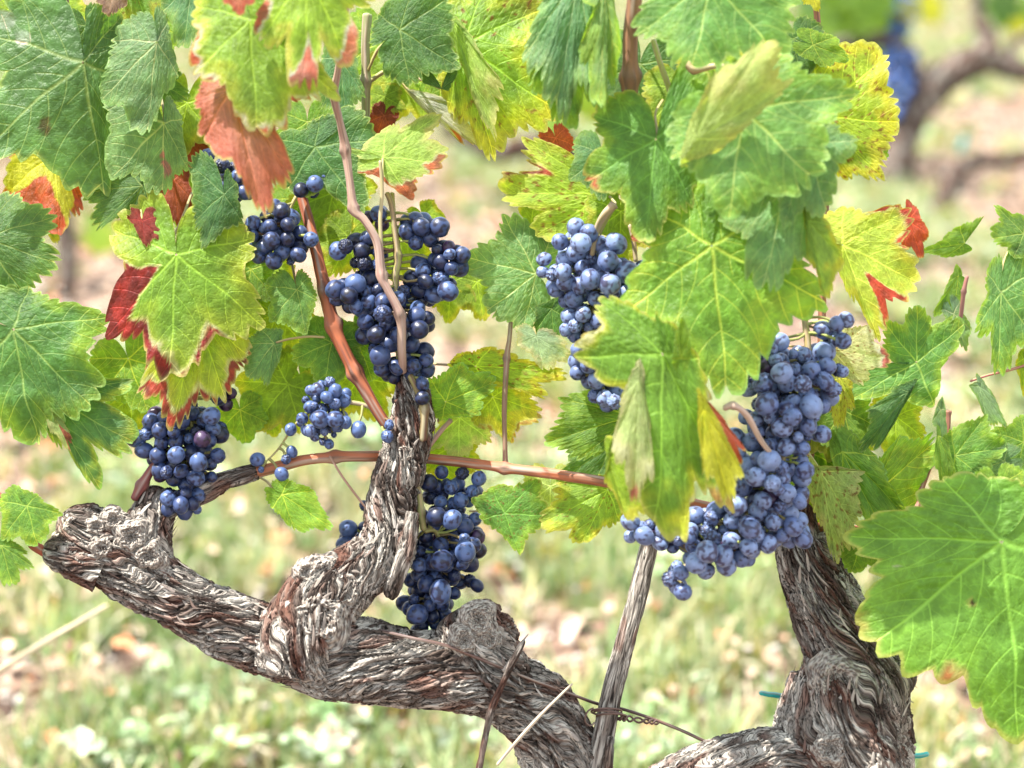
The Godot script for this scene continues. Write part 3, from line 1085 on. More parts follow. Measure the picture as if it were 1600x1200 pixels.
# ---------------------------------------------------------------- vines of the next rows, out of focus
func far_vines() -> void:
	rng.seed = 700
	# right: a trunk that forks
	var foot := on_ground(1392, 292)
	var d := EYE_TO_VINE - (eye.affine_inverse() * foot).z * -1.0
	var z := d * 100.0
	var o := thing("background_vine", "far blurred vine with a forked leaning trunk at upper right", "grapevine", foot)
	part("trunk", bark([[1388, 305, z, 34], [1402, 230, z, 30], [1420, 185, z, 28], [1470, 125, z, 27], [1530, 92, z, 26], [1552, 78, z, 24]], 0.012, 28, 1.0, 14.0, 0.55)[0], M.bark, o)
	part("branch", bark([[1540, 88, z, 22], [1575, 105, z, 17], [1610, 112, z, 15], [1680, 100, z, 12]], 0.012, 20, 1.0, 14.0, 0.55)[0], M.bark, o)
	part("branch", bark([[1545, 92, z, 20], [1540, 50, z, 15], [1530, 20, z, 10], [1525, -40, z, 8]], 0.012, 20, 1.0, 14.0, 0.55)[0], M.bark, o)
	part("branch", bark([[1590, 105, z, 9], [1580, 75, z, 8], [1610, 50, z, 7]], 0.012, 14, 1.0, 14.0, 0.55)[0], M.bark, o)
	part("branch", bark([[1440, 160, z, 16], [1405, 68, z + 2, 15], [1360, 64, z + 2, 12], [1300, 70, z, 10]], 0.012, 20, 1.0, 14.0, 0.55)[0], M.bark, o)
	for k in 46:
		var x := rnd(1255, 1410) if k < 34 else rnd(1430, 1640)
		var y := rnd(-75, 70) if k < 34 else rnd(-120, 5)
		if k < 34 and x > 1385 and y > 30: y -= 50.0
		easy(o, x, y, z + rnd(-25, 25), rnd(-40, 40), rnd(40, 62), rnd(0.6, 1.0), rnd(-2, 2), look(["mid", "dark", "fresh", "fresh"][k % 4] if k != 40 else "yellow", {"seg": 60, "rings": 5, "teeth": 14.0}))
	easy(o, 1592, 22, z, 5, 40, 1.0, 0, look("yellow", {"c1": Color(1.0, 0.85, 0.03), "c2": Color(1.0, 0.9, 0.05), "seg": 60, "rings": 5, "teeth": 14.0}), "bright yellow leaf")
	easy(o, 1414, 8, z + 8, 0, 26, 0.9, 0, look("yellow", {"seg": 60, "rings": 5, "teeth": 14.0}), "small yellow leaf")
	# two bunches hanging from it
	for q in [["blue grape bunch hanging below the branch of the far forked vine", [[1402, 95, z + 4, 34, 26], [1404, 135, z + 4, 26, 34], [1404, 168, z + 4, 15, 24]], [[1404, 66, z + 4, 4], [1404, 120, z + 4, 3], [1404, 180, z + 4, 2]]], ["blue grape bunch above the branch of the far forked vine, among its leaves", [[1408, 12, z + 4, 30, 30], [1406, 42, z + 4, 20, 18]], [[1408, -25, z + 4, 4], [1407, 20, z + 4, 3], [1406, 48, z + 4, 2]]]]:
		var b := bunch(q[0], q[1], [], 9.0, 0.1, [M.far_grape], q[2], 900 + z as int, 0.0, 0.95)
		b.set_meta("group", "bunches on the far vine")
	# right, lower: a low arm
	foot = on_ground(1478, 345)
	z = (EYE_TO_VINE + (eye.affine_inverse() * foot).z) * 100.0
	o = thing("background_vine", "blurred low grey vine arm reaching to the right edge, under the forked one", "grapevine", foot)
	part("trunk", bark([[1462, 352, z, 17], [1474, 315, z, 16], [1490, 282, z, 17], [1500, 262, z, 16]], 0.01, 22, 1.0, 14.0, 0.55)[0], M.bark, o)
	part("branch", bark([[1488, 268, z, 14], [1530, 252, z, 14], [1570, 250, z, 11], [1660, 240, z, 10]], 0.01, 22, 1.0, 14.0, 0.55)[0], M.bark, o)
	tag(part("tie", cane([[1500, 240, z, 5], [1504, 226, z, 7], [1508, 212, z, 5]], Color(0.01, 0.30, 0.30), Color(0.02, 0.36, 0.34), [], 10, 0.006), M.wire, o), "teal tie on the arm", "")
	# middle: a dark arm under the leaves
	foot = on_ground(905, 330)
	z = (EYE_TO_VINE + (eye.affine_inverse() * foot).z) * 100.0
	o = thing("background_vine", "blurred dark vine arm behind the gap between the two vines' leaves", "grapevine", foot)
	part("trunk", bark([[912, 335, z, 22], [905, 290, z, 20], [890, 240, z, 20], [870, 212, z, 22]], 0.01, 22, 1.0, 14.0, 0.55)[0], M.bark, o)
	part("branch", bark([[885, 215, z, 20], [830, 225, z, 18], [780, 236, z, 15], [735, 222, z, 12], [690, 190, z, 9]], 0.01, 22, 1.0, 14.0, 0.55)[0], M.bark, o)
	for k in 14:
		easy(o, rnd(690, 960), rnd(60, 190), z + rnd(-20, 20), rnd(-40, 40), rnd(40, 60), rnd(0.6, 1.0), rnd(-2, 2), look(["lime", "fresh", "mid"][k % 3], {"seg": 60, "rings": 5, "teeth": 14.0}))
	# left: a stem behind the gap
	foot = on_ground(98, 455)
	z = (EYE_TO_VINE + (eye.affine_inverse() * foot).z) * 100.0
	o = thing("background_vine", "blurred brown vine stem behind the gap between leaves at the left", "grapevine", foot)
	part("trunk", bark([[100, 460, z, 16], [106, 410, z, 15], [100, 350, z, 15], [90, 290, z, 13], [95, 200, z, 12]], 0.01, 22, 1.0, 14.0, 0.55)[0], M.bark, o)
	for k in 9:
		easy(o, rnd(60, 270), rnd(250, 370), z + rnd(-10, 10), rnd(-60, 60), rnd(26, 44), rnd(0.5, 1.0), rnd(-2, 2), look(["lime", "brown", "mid"][k % 3], {"seg": 60, "rings": 5, "teeth": 14.0}))

# ---------------------------------------------------------------- the two vines in focus
func left_vine() -> Node3D:
	rng.seed = 800
	var o := thing("grape_vine", "old gnarled grapevine with an arm rising left and a middle spur", "grapevine", at(905, 2480, -2) * Vector3(1, 0, 1))
	var arm := bark([[893, 1420, -2.5, 62], [890, 1260, -2, 60], [878, 1178, -1.5, 60], [838, 1108, -1, 58], [770, 1066, -0.5, 54], [700, 1050, 0, 54], [610, 1040, 0, 56], [520, 1026, 0, 62], [440, 1008, 0, 54], [370, 982, 0, 47], [300, 950, 0, 44], [235, 908, 0, 46], [182, 868, 0, 49], [140, 836, 0, 41], [116, 814, 0, 33], [102, 798, 0, 20]], 0.00075, 210, 1.15, 16.0, 0.0, 0.009)
	part("arm", arm[0], M.bark, o)
	part("trunk", bark([[893, 1400, -2.6, 60], [902, 1700, -3, 66], [912, 2100, -4, 74], [915, 2480, -5, 90]], 0.003, 90, 1.2)[0], M.bark, o)
	part("arm_end", bark([[160, 890, 0.6, 38], [118, 872, 0.8, 31], [88, 862, 0.8, 22], [68, 856, 0.8, 12]], 0.0008, 130, 1.0, 20.0, 0.25, 0.006)[0], M.bark, o)
	var sp1 := bark([[222, 872, 0, 40], [226, 835, 0, 36], [240, 805, -0.5, 31], [252, 782, -0.8, 26], [262, 766, -1, 18]], 0.00075, 140, 1.1, 22.0, 0.3, 0.006)
	part("spur", sp1[0], M.bark, o)
	var spur := bark([[468, 1040, 0.5, 66], [478, 990, 0.8, 66], [500, 945, 0.8, 58], [545, 905, 0.8, 46], [590, 872, 0.6, 42], [611, 835, 0.5, 39], [612, 795, 0.4, 36], [616, 760, 0.3, 34], [630, 725, 0.2, 33], [640, 690, 0, 31], [646, 655, 0, 29], [646, 620, -0.2, 24], [640, 595, -0.4, 18], [634, 580, -0.5, 11]], 0.00075, 190, 1.15, 26.0, 0.05, 0.006)
	part("spur", spur[0], M.bark, o)
	var stub := bark([[790, 1070, -0.3, 52], [765, 1035, 0.2, 50], [742, 1000, 0.4, 50], [728, 970, 0.3, 42], [718, 950, 0.2, 32]], 0.00075, 170, 1.6, 10.0, 0.1, 0.007, 0.26)
	part("spur", stub[0], M.bark, o)
	var stub2 := bark([[770, 1030, -0.5, 34], [785, 1002, -0.5, 26], [792, 990, -0.5, 16]], 0.0008, 100, 1.1, 10.0, 0.0, 0.006)
	part("spur", stub2[0], M.bark, o)
	part("peeling_bark", bark([[646, 800, 1.9, 9], [636, 850, 2.1, 12], [622, 890, 2.0, 13], [612, 922, 1.6, 11], [608, 934, 1.4, 7]], 0.0008, 60, 0.6, 6.0, -0.25, 0.004)[0], M.bark, o)
	for q in [[arm, 380, 0.25, 0.95], [spur, 220, 0.08, 0.9], [sp1, 60, 0.2, 0.9], [stub, 60, 0.1, 0.8]]:
		part("bark_strips", flakes(q[0], q[1], q[2], q[3]), M.scar, o).set_meta("kind", "stuff")
	for q in [[232, 870, 2.2, 24, 0.5], [205, 838, 2.2, 26, 0.45], [250, 905, 2.0, 16, 0.5], [178, 812, 2.0, 18, 0.5], [130, 872, 2.1, 14, 0.7], [112, 858, 2.0, 12, 0.7], [118, 822, 1.6, 20, 0.6], [100, 838, 1.2, 14, 0.8], [150, 822, 2.0, 15, 0.6], [160, 855, 2.4, 17, 0.5], [215, 900, 2.3, 13, 0.6], [540, 922, 2.6, 30, 0.5], [568, 905, 2.2, 18, 0.6], [480, 895, 2.4, 18, 1.0], [508, 897, 2.6, 26, 0.4], [500, 965, 3.3, 44, 0.35], [446, 1020, 2.8, 30, 0.5], [480, 1030, 3.0, 28, 0.45], [632, 708, 1.6, 17, 0.7], [615, 826, 1.9, 18, 0.4], [748, 968, 2.7, 26, 0.35], [726, 1000, 2.9, 22, 0.45], [765, 1000, 2.7, 16, 0.5], [778, 985, 1.4, 16, 0.5]]:
		part("knot", knot(q[0], q[1], q[2] - 0.45, q[3], q[4]), M.scar, o)
	# canes
	var red := Color(0.46, 0.14, 0.06)
	var red2 := Color(0.21, 0.07, 0.045)
	part("cane", bark([[252, 800, -0.6, 16], [290, 782, -0.6, 15], [330, 762, -0.4, 17], [352, 752, -0.3, 14], [385, 742, -0.2, 13], [404, 736, -0.2, 12]], 0.0008, 70, 0.45, 5.0, 0.05, 0.003)[0], M.bark, o)
	part("cane", cane([[392, 740, -0.2, 12], [430, 730, -0.2, 10.5], [475, 719, -0.2, 10], [522, 714, -0.2, 10], [570, 713, -0.3, 9.5], [640, 714, -1.6, 9.5], [720, 722, -1.4, 9.5], [789, 731, -0.4, 9.5], [860, 740, 0.9, 9.5], [935, 752, 1.5, 9.5], [1030, 772, -1, 9.5], [1120, 795, -1, 9], [1200, 812, -0.8, 9], [1255, 822, -0.6, 9], [1330, 828, -0.6, 9], [1375, 832, -0.6, 8]], red, Color(0.40, 0.20, 0.12), [3, 7]), M.wood, o)
	part("cane", cane([[606, 668, 0.2, 11], [585, 635, 0.3, 11.5], [555, 582, 0.2, 12], [532, 535, 0.1, 12.5], [520, 505, 0, 13], [508, 455, -0.2, 11.5], [498, 410, -0.5, 11], [486, 360, -1, 10], [470, 300, -1.6, 9], [462, 240, -2, 8]], red, red2, [2, 4, 5]), M.wood, o)
	var pale := Color(0.50, 0.36, 0.27)
	var pale2 := Color(0.40, 0.24, 0.20)
	part("cane", cane([[630, 582, 0.4, 7], [628, 548, 1.8, 8], [625, 492, 2.4, 8.5], [606, 452, 2.6, 7.5], [596, 430, 2.6, 8.5], [590, 380, 2.6, 8], [570, 345, 2.6, 7.5], [553, 326, 2.6, 8.5], [546, 280, 2.7, 7], [540, 234, 2.8, 8.5], [531, 190, 3.4, 6.5], [522, 150, 4.5, 7.5], [528, 110, 5.5, 6.5], [534, 70, 6.5, 6.5], [540, 20, 7.5, 6], [545, -60, 8, 6]], pale, pale2, [2, 4, 7, 9, 11]), M.wood, o)
	part("cane", cane([[594, 250, 2.4, 3.2], [597, 300, 2.2, 3.4], [594, 345, 2.2, 3.8], [596, 392, 2.2, 4]], Color(0.50, 0.48, 0.22), Color(0.50, 0.36, 0.24), [], 12), M.wood, o)
	part("cane", cane([[604, 300, 0.5, 5], [612, 325, 0.5, 5], [622, 400, 0.4, 6], [618, 430, 0.3, 6.5], [620, 470, 0, 5], [622, 520, 0, 5]], Color(0.40, 0.40, 0.13), Color(0.40, 0.28, 0.15), [2, 3], 12), M.wood, o)
	part("cane", cane([[574, 20, -1.5, 9], [571, 70, -1.5, 8], [572, 128, -1.5, 8.5], [572, 190, -1.6, 7], [575, 260, -2, 6]], Color(0.28, 0.32, 0.13), Color(0.30, 0.22, 0.13), [2]), M.wood, o)
	part("cane", cane([[572, 132, -1.5, 4], [600, 112, -1.3, 4.5], [640, 100, -1.2, 4]], Color(0.38, 0.40, 0.14), Color(0.42, 0.36, 0.15), [], 12), M.wood, o)
	part("cane", cane([[574, 112, -1.5, 3], [590, 78, -1.3, 3], [612, 60, -0.6, 3]], Color(0.42, 0.42, 0.14), Color(0.42, 0.36, 0.15), [], 12), M.wood, o)
	part("cane", cane([[800, 460, -1.5, 4], [797, 520, -1.2, 4.5], [792, 560, -1, 5.5], [788, 640, -0.8, 5], [789, 700, -0.8, 4.5], [790, 733, -0.9, 6]], Color(0.33, 0.16, 0.12), Color(0.30, 0.26, 0.14), [2, 5], 14), M.wood, o)
	part("cane", cane([[515, 712, 0.4, 2], [535, 745, 0.8, 2.4], [565, 785, 0.8, 2.2], [583, 805, 0.8, 2]], Color(0.40, 0.22, 0.15), Color(0.34, 0.2, 0.14), [0], 10), M.wood, o)
	part("cane", cane([[646, 745, 0.2, 7], [655, 775, 0.4, 6], [658, 800, 0.4, 6.5], [662, 830, 0.2, 6]], Color(0.36, 0.38, 0.14), Color(0.42, 0.28, 0.15), [2], 12), M.wood, o)
	part("cane", cane([[663, 706, -1.2, 5], [690, 672, -1.3, 5], [706, 655, -1.3, 4]], Color(0.60, 0.32, 0.28), Color(0.5, 0.36, 0.24), [2], 12), M.wood, o)
	part("cane", cane([[660, 690, 1.0, 8], [663, 640, 1.2, 8], [655, 615, 0.9, 7], [640, 585, 0.5, 6]], Color(0.16, 0.07, 0.05), Color(0.32, 0.30, 0.10), [1], 14), M.wood, o)
	part("cane", cane([[100, -40, -3, 14], [92, 10, -3, 12], [76, 22, -3, 8], [60, 40, -3.4, 7]], Color(0.10, 0.045, 0.05), Color(0.16, 0.08, 0.06), [1]), M.wood, o)
	part("cane", cane([[28, -30, -2.6, 5], [26, 15, -2.6, 4.5], [22, 60, -3, 4]], Color(0.30, 0.16, 0.12), Color(0.2, 0.1, 0.08), [], 12), M.wood, o)
	part("tendril", cane([[60, 14, -1.5, 1.6], [66, 4, -1.4, 1.6], [76, 2, -1.4, 1.6], [80, 9, -1.4, 1.6], [73, 15, -1.4, 1.6], [66, 11, -1.4, 1.5], [70, 5, -1.4, 1.4]], Color(0.07, 0.05, 0.05), Color(0.10, 0.06, 0.06), [], 8), M.wood, o)
	part("cane", cane([[-30, 745, 0.4, 6], [0, 778, 0.6, 7], [28, 815, 0.8, 8], [52, 850, 0.9, 9], [78, 868, 0.8, 9]], Color(0.42, 0.10, 0.06), Color(0.30, 0.08, 0.06), [2, 3]), M.wood, o)
	part("dried_shoot", cane([[208, 782, 0.2, 7], [222, 757, 0.3, 9], [238, 730, 0.2, 7], [246, 716, 0, 4]], Color(0.30, 0.09, 0.07), Color(0.16, 0.05, 0.05), [1], 14), M.wood, o)
	return o

func right_vine() -> Node3D:
	rng.seed = 810
	var o := thing("grape_vine", "thick upright grapevine trunk at the lower right, narrowing towards its top", "grapevine", at(1330, 2480, -2) * Vector3(1, 0, 1))
	var tr := bark([[1320, 1420, 0, 104], [1318, 1240, 0, 104], [1318, 1160, 0, 102], [1324, 1100, 0, 94], [1332, 1055, 0, 86], [1320, 1005, 0, 66], [1296, 955, 0, 54], [1275, 910, 0, 45], [1260, 872, 0, 41], [1254, 845, 0, 36], [1256, 828, 0, 26]], 0.0008, 290, 1.2, 12.0, 0.0, 0.008)
	part("trunk", tr[0], M.bark, o)
	part("trunk_base", bark([[1320, 1400, 0, 102], [1330, 1700, 0, 98], [1340, 2100, -1, 104], [1345, 2480, -2, 125]], 0.003, 100, 1.2)[0], M.bark, o)
	var arm := bark([[1275, 1215, 1.2, 48], [1215, 1182, 1.6, 40], [1150, 1186, 2, 36], [1090, 1204, 2.2, 36], [1040, 1232, 2.2, 36], [985, 1290, 2, 34], [965, 1340, 1, 30]], 0.0008, 130, 1.0, 18.0, 0.0)
	part("arm", arm[0], M.bark, o)
	var bump := bark([[1362, 1074, -1.4, 54], [1392, 1069, -0.9, 42], [1414, 1070, -0.5, 30], [1426, 1076, -0.2, 15]], 0.0008, 130, 1.1, 10.0, 0.0, 0.008)
	part("spur", bump[0], M.bark, o)
	part("spur", bark([[1258, 850, 0.3, 24], [1256, 815, 0.2, 16], [1256, 796, 0.2, 11], [1258, 785, 0.2, 7]], 0.0008, 80, 0.9, 14.0, 0.35, 0.004)[0], M.bark, o)
	for q in [[tr, 300, 0.12, 0.95], [arm, 80, 0.05, 0.9], [bump, 60, 0.2, 0.9]]:
		part("bark_strips", flakes(q[0], q[1], q[2], q[3]), M.scar, o).set_meta("kind", "stuff")
	for q in [[1308, 1064, 3.3, 40, 0.4], [1283, 848, 1.4, 14, 0.6], [1305, 972, 2.2, 16, 0.8], [1400, 1030, 2.2, 20, 0.5], [1345, 1180, 4.0, 42, 0.4], [1300, 1170, 4.2, 28, 0.5], [1268, 925, 1.8, 22, 0.35], [1240, 855, 1.4, 12, 0.6]]:
		part("knot", knot(q[0], q[1], q[2] - 0.45, q[3], q[4]), M.scar, o)
	var brown := Color(0.34, 0.17, 0.10)
	part("cane", cane([[986, 200, 7, 15], [984, 120, 8, 14], [985, 60, 8.5, 13.5], [990, 10, 9, 13], [1000, -80, 10, 13]], brown, Color(0.22, 0.11, 0.075), [1]), M.wood, o)
	part("cane", cane([[1257, 792, -0.2, 8], [1268, 690, -0.8, 8], [1282, 560, -1, 7.5], [1286, 420, -1, 7.5], [1290, 300, -0.6, 7], [1292, 190, -0.4, 6.5], [1280, 60, -0.6, 6], [1268, -60, -1, 6]], Color(0.40, 0.16, 0.08), Color(0.24, 0.10, 0.06), [1, 2, 3, 4, 5]), M.wood, o)
	part("cane", cane([[1020, 60, 8, 5], [1032, 100, 8, 5], [1046, 140, 7.5, 5], [1046, 160, 7, 4]], Color(0.40, 0.44, 0.14), Color(0.40, 0.34, 0.14), [], 12), M.wood, o)
	part("cane", cane([[1072, 95, 9, 6], [1085, 108, 9, 7], [1120, 103, 9.5, 5.5], [1155, 106, 10, 5]], Color(0.56, 0.34, 0.22), Color(0.5, 0.38, 0.18), [1], 12), M.wood, o)
	part("cane", cane([[962, 318, 5.5, 7], [945, 335, 5.2, 7.5], [932, 360, 4.5, 6], [925, 400, 4, 5]], Color(0.50, 0.36, 0.26), Color(0.5, 0.4, 0.2), [0], 12), M.wood, o)
	part("cane", cane([[984, 350, 3.5, 4], [990, 375, 3.5, 4.5], [994, 410, 3.5, 4]], Color(0.48, 0.36, 0.26), Color(0.5, 0.4, 0.2), [], 12), M.wood, o)
	part("cane", cane([[1130, 640, 9.6, 6], [1146, 634, 9.8, 6], [1168, 650, 9.4, 6], [1190, 690, 8.6, 5], [1215, 720, 8, 4]], Color(0.58, 0.42, 0.34), Color(0.5, 0.36, 0.26), [1], 12), M.wood, o)
	part("cane", cane([[1512, 430, 1, 3.5], [1506, 455, 1, 4], [1502, 490, 0.8, 4], [1498, 515, 0.6, 3.5]], Color(0.30, 0.12, 0.10), Color(0.24, 0.12, 0.09), [1], 12), M.wood, o)
	part("cane", cane([[1480, 640, 1, 7], [1477, 690, 1, 6.5], [1458, 715, 1, 5.5], [1440, 765, 1.2, 5], [1432, 795, 1.4, 4.5], [1405, 832, 1.6, 5], [1375, 834, 1, 5]], Color(0.34, 0.13, 0.09), Color(0.40, 0.2, 0.12), [0, 4]), M.wood, o)
	part("cane", cane([[1515, 596, 0.5, 2.2], [1545, 586, 0.5, 2.2], [1582, 577, 0.6, 2.6], [1620, 565, 0.6, 3]], Color(0.42, 0.10, 0.12), Color(0.5, 0.3, 0.16), [], 10), M.wood, o)
	return o

# ---------------------------------------------------------------- stake, wires, twigs
func props() -> void:
	rng.seed = 820
	var st := thing("wooden_stake", "weathered grey wooden stake leaning right, tied with rusty wire", "stake", at(745, 2400, 0) * Vector3(1, 0, 1))
	var pts := [[744, 2420, 0, 20], [800, 1900, 0, 18], [905, 1330, 0, 17], [945, 1140, 0, 16.5], [958, 1075, 0, 15.5], [990, 955, 0, 14.5], [1012, 862, 0.1, 13.5], [1016, 845, 0.1, 13]]
	part("post", bark(pts, 0.0012, 110, 0.20, 0.4, -0.6, 0.002, 0.03)[0], M.stake, st)
	var rust := Color(0.10, 0.055, 0.045)
	var rust2 := Color(0.17, 0.085, 0.06)
	var w := part("trellis_wire", join([
		cane([[210, 895, -3, 2.4], [360, 958, -3, 2.6], [430, 966, -3.0, 2.6]], rust, rust2, [], 8, 0.003),
		cane([[588, 984, 1.0, 2.8], [640, 996, 2.4, 3], [700, 1010, 2.6, 3], [770, 1038, 2.4, 3], [830, 1062, 1.6, 3], [900, 1088, 0, 3], [935, 1100, -0.9, 3], [966, 1106, -0.9, 3], [1010, 1120, -0.4, 3], [1062, 1140, -0.2, 3], [1110, 1162, -0.2, 3], [1190, 1190, -1, 3], [1300, 1215, -5, 3], [1500, 1250, -6, 3]], rust, rust2, [], 10, 0.002)]), M.wire, self)
	tag(w, "rusty trellis wire running along the old arm and behind the stake", "wire")
	var lp := []
	for k in 3:
		var c := []
		for i in 13:
			var a := TAU * i / 12.0
			c.append([948 + 24 * cos(a) + 4 * k, 1112 + 4 * k + 5 * sin(a) + (7 if k == 1 else 0) * cos(a) * 0.4, 1.05 * -sin(a) * 1.0, 1.9])
		lp.append(cane(c, rust, rust2, [], 8, 0.0015))
	for ph in 2:
		var c := []
		for i in 40:
			var t := i / 39.0
			var a := t * TAU * 3.2 + ph * PI + 1.2 * sin(t * 7.0)
			c.append([968 + 62 * t, 1121 + 9 * t + (5.0 - 2.6 * t) * cos(a), 0.2 + 0.16 * sin(a), 2.0])
		lp.append(cane(c, rust, rust2, [], 8, 0.001))
	lp.append(cane([[928, 1106, 0.6, 1.7], [918, 1112, 0.9, 1.7], [914, 1126, 0.8, 1.7], [922, 1134, 0.5, 1.7], [930, 1128, 0.4, 1.7]], rust, rust2, [], 8, 0.001))
	tag(part("wire_tie", join(lp), M.wire, self), "thin rusty wire twisted round the grey stake", "wire")
	var teal := thing("garden_wire", "teal plastic coated wire passing behind the thick right trunk", "wire", at(1320, 1140, -4))
	part("strand", cane([[1186, 1082, -3.3, 4], [1199, 1085, -3.4, 4.6], [1215, 1087, -3.5, 5], [1248, 1097, -4, 5], [1330, 1135, -6, 4], [1415, 1178, -4, 5], [1452, 1178, -3.8, 4.6]], Color(0.02, 0.52, 0.48), Color(0.04, 0.60, 0.56), [], 12), M.wire, teal)
	tag(part("dead_twig", bark([[746, 1215, 3.2, 4.2], [758, 1150, 3.2, 4.6], [768, 1108, 3.2, 5.4], [788, 1062, 3.2, 4.4], [806, 1025, 3.2, 4.8], [820, 1000, 3.2, 2.4]], 0.001, 40, 0.22, 10.0, 0.35, 0.003)[0], M.bark, self), "thin dark dead twig standing in front of the old arm", "twig")
	tag(part("dead_twig", cane([[776, 1196, 3.6, 2.8], [815, 1150, 3.6, 3.2], [850, 1112, 3.6, 3], [895, 1068, 3.6, 2.2]], Color(0.66, 0.56, 0.42), Color(0.54, 0.44, 0.33), [], 10), M.wood, self), "pale straw coloured stalk leaning across the bend of the old arm", "twig")
	tag(part("dead_twig", cane([[786, 1050, 2.6, 4], [800, 1030, 2.8, 4], [812, 1008, 3, 3], [826, 990, 3, 1.4]], Color(0.36, 0.31, 0.27), Color(0.5, 0.45, 0.4), [], 10), M.wood, self), "short grey splinter beside the dark dead twig", "twig")
	tag(part("dead_twig", bark([[948, 1230, 0.8, 6], [950, 1190, 1, 6], [953, 1165, 1, 5], [955, 1150, 0.8, 3]], 0.001, 30, 0.5, 10.0, 0.4, 0.003)[0], M.bark, self), "short dark twig hugging the right side of the stake", "twig")
	tag(part("dead_twig", cane([[-60, 1085, -45, 7], [60, 1010, -45, 6], [170, 945, -46, 4]], Color(0.66, 0.55, 0.36), Color(0.60, 0.5, 0.34), [], 10, 0.006), M.wood, self), "blurred straw stalk slanting over the grass at the left edge", "twig")

# ---------------------------------------------------------------- grapes
func bunches() -> void:
	var dark := [M.grape_0, M.grape_1, M.grape_1, M.grape_2]
	bunch("small dark bunch half hidden behind the hanging red leaf", [[372, 285, -1, 30, 34], [438, 372, 0, 52, 46], [482, 290, -1, 26, 20]], [[324, 243, 1.0, 1.1], [347, 259, 1.2, 1.05], [372, 276, 1.4], [382, 300, 1.4], [366, 262, 0.6], [470, 297, 1.2], [492, 287, 1.4, 1.05], [481, 282, 0.4], [505, 276, 0.6, 0.9], [428, 322, 0.8], [404, 402, 1, 0.8], [428, 408, 1.2, 1.05], [466, 398, 1.2], [486, 374, 1], [395, 348, 0.8], [440, 330, 1]], 13.0, 0.15, dark, [[470, 235, -1.5, 4], [470, 290, -0.8, 4], [452, 330, -0.2, 3], [440, 400, 0, 2]], 901, 0.2, 0.83)
	bunch("long dark bunch behind the pale jointed cane in the middle", [[658, 362, 0, 38, 32], [700, 408, 0, 34, 36], [672, 440, -0.5, 44, 40], [575, 400, 0, 34, 50], [562, 462, 0.4, 46, 34], [612, 500, 0, 66, 62], [650, 560, -0.2, 30, 36], [612, 575, 0, 30, 22], [590, 340, -0.8, 26, 22]], [[528, 392, 0.8], [540, 385, 1.2], [524, 452, 1.2, 1.1], [545, 462, 1.6], [687, 355, 1.0, 1.1], [722, 398, 0.8], [700, 455, 1], [598, 490, 2.4], [588, 522, 2.2], [594, 556, 1.8, 1.1], [655, 515, 1.8], [660, 600, 1.2, 0.8], [660, 622, 1.4, 0.85]], 14.5, 0.18, dark, [[612, 300, 0, 5], [620, 420, 0, 5], [618, 500, 0, 4], [622, 575, 0, 2]], 902, 0.14, 0.81)
	bunch("dark tapering bunch under the leaf with crimson margins, at the left", [[285, 672, 0, 72, 46], [288, 725, 0.2, 58, 42], [282, 782, 0.4, 40, 28], [350, 612, -1, 20, 28]], [[212, 685, 0.2, 1.1], [225, 704, 0.6], [250, 672, 1.4], [275, 711, 2.2, 1.08], [310, 722, 2, 1.15], [340, 712, 1.2], [330, 650, 1.8, 1.1], [316, 686, 2]], 13.2, 0.16, dark, [[300, 610, -0.5, 4], [298, 680, 0, 4], [286, 770, 0.3, 3]], 903, 0.12, 0.81)
	bunch("small loose bunch of wrinkled grapes left of the middle spur, above the red cane", [[508, 622, 0.6, 40, 32], [500, 660, 0.8, 46, 30]], [[560, 671, 1.4, 1.2], [605, 682, 1.6, 1.1], [608, 664, 1.2], [454, 671, 0.8], [480, 672, 1], [514, 694, 1.2, 0.9], [505, 690, 0.8, 0.8], [440, 741, 0.8, 1.05], [447, 718, 0.7, 1.0], [456, 706, 0.5, 0.8], [402, 718, 0.3], [408, 734, 0.5, 0.7], [500, 655, 2, 1.35], [523, 655, 2, 1.3], [540, 660, 1.5]], 11.0, 0.15, [M.dusty[1], M.grape_0, M.grape_0], [[596, 655, 0, 4], [575, 635, 0.3, 4.5], [535, 629, 0.5, 4], [490, 640, 0.6, 3], [460, 665, 0.5, 2.5], [436, 700, 0.4, 2], [415, 722, 0.3, 1.5]], 904, 0.35, 0.88)
	bunch("full dark bunch hanging between the middle spur and the grey stub", [[690, 880, -1.5, 62, 66], [668, 945, -1.4, 46, 40], [700, 812, -1.6, 50, 30], [722, 850, -1.6, 36, 50], [706, 772, -1.6, 46, 26], [655, 975, -1.4, 22, 22]], [[670, 755, -0.6, 1.1], [722, 740, -1], [748, 748, -1], [738, 768, -1], [690, 738, -0.9, 0.8], [682, 808, 0.8, 1.15], [706, 812, 1, 1.2], [727, 862, 0.9, 1.25], [690, 876, 1.4, 1.3], [688, 925, 1.4, 1.3], [652, 960, 0.6, 1.2], [745, 915, -0.8, 0.8]], 13.5, 0.2, [M.grape_1, M.grape_1, M.grape_2, M.grape_2, M.grape_0], [[662, 830, 0, 5], [682, 832, -0.6, 4.5], [690, 880, -1, 4], [665, 960, -1, 2]], 905, 0.12, 0.80)
	bunch("few dark grapes peeping out at the left of the middle spur, above its burl", [[560, 850, -2.5, 30, 26]], [[544, 826, -1.6, 1.1], [541, 850, -1.6, 1.1], [568, 852, -1.5, 1.2], [575, 828, -2, 1.1], [540, 866, -2], [570, 790, -2, 0.9]], 13.5, 0.15, dark, [[610, 790, -2, 4], [590, 820, -2, 3.5], [565, 850, -2.2, 2.5]], 906, 0.05, 0.9)
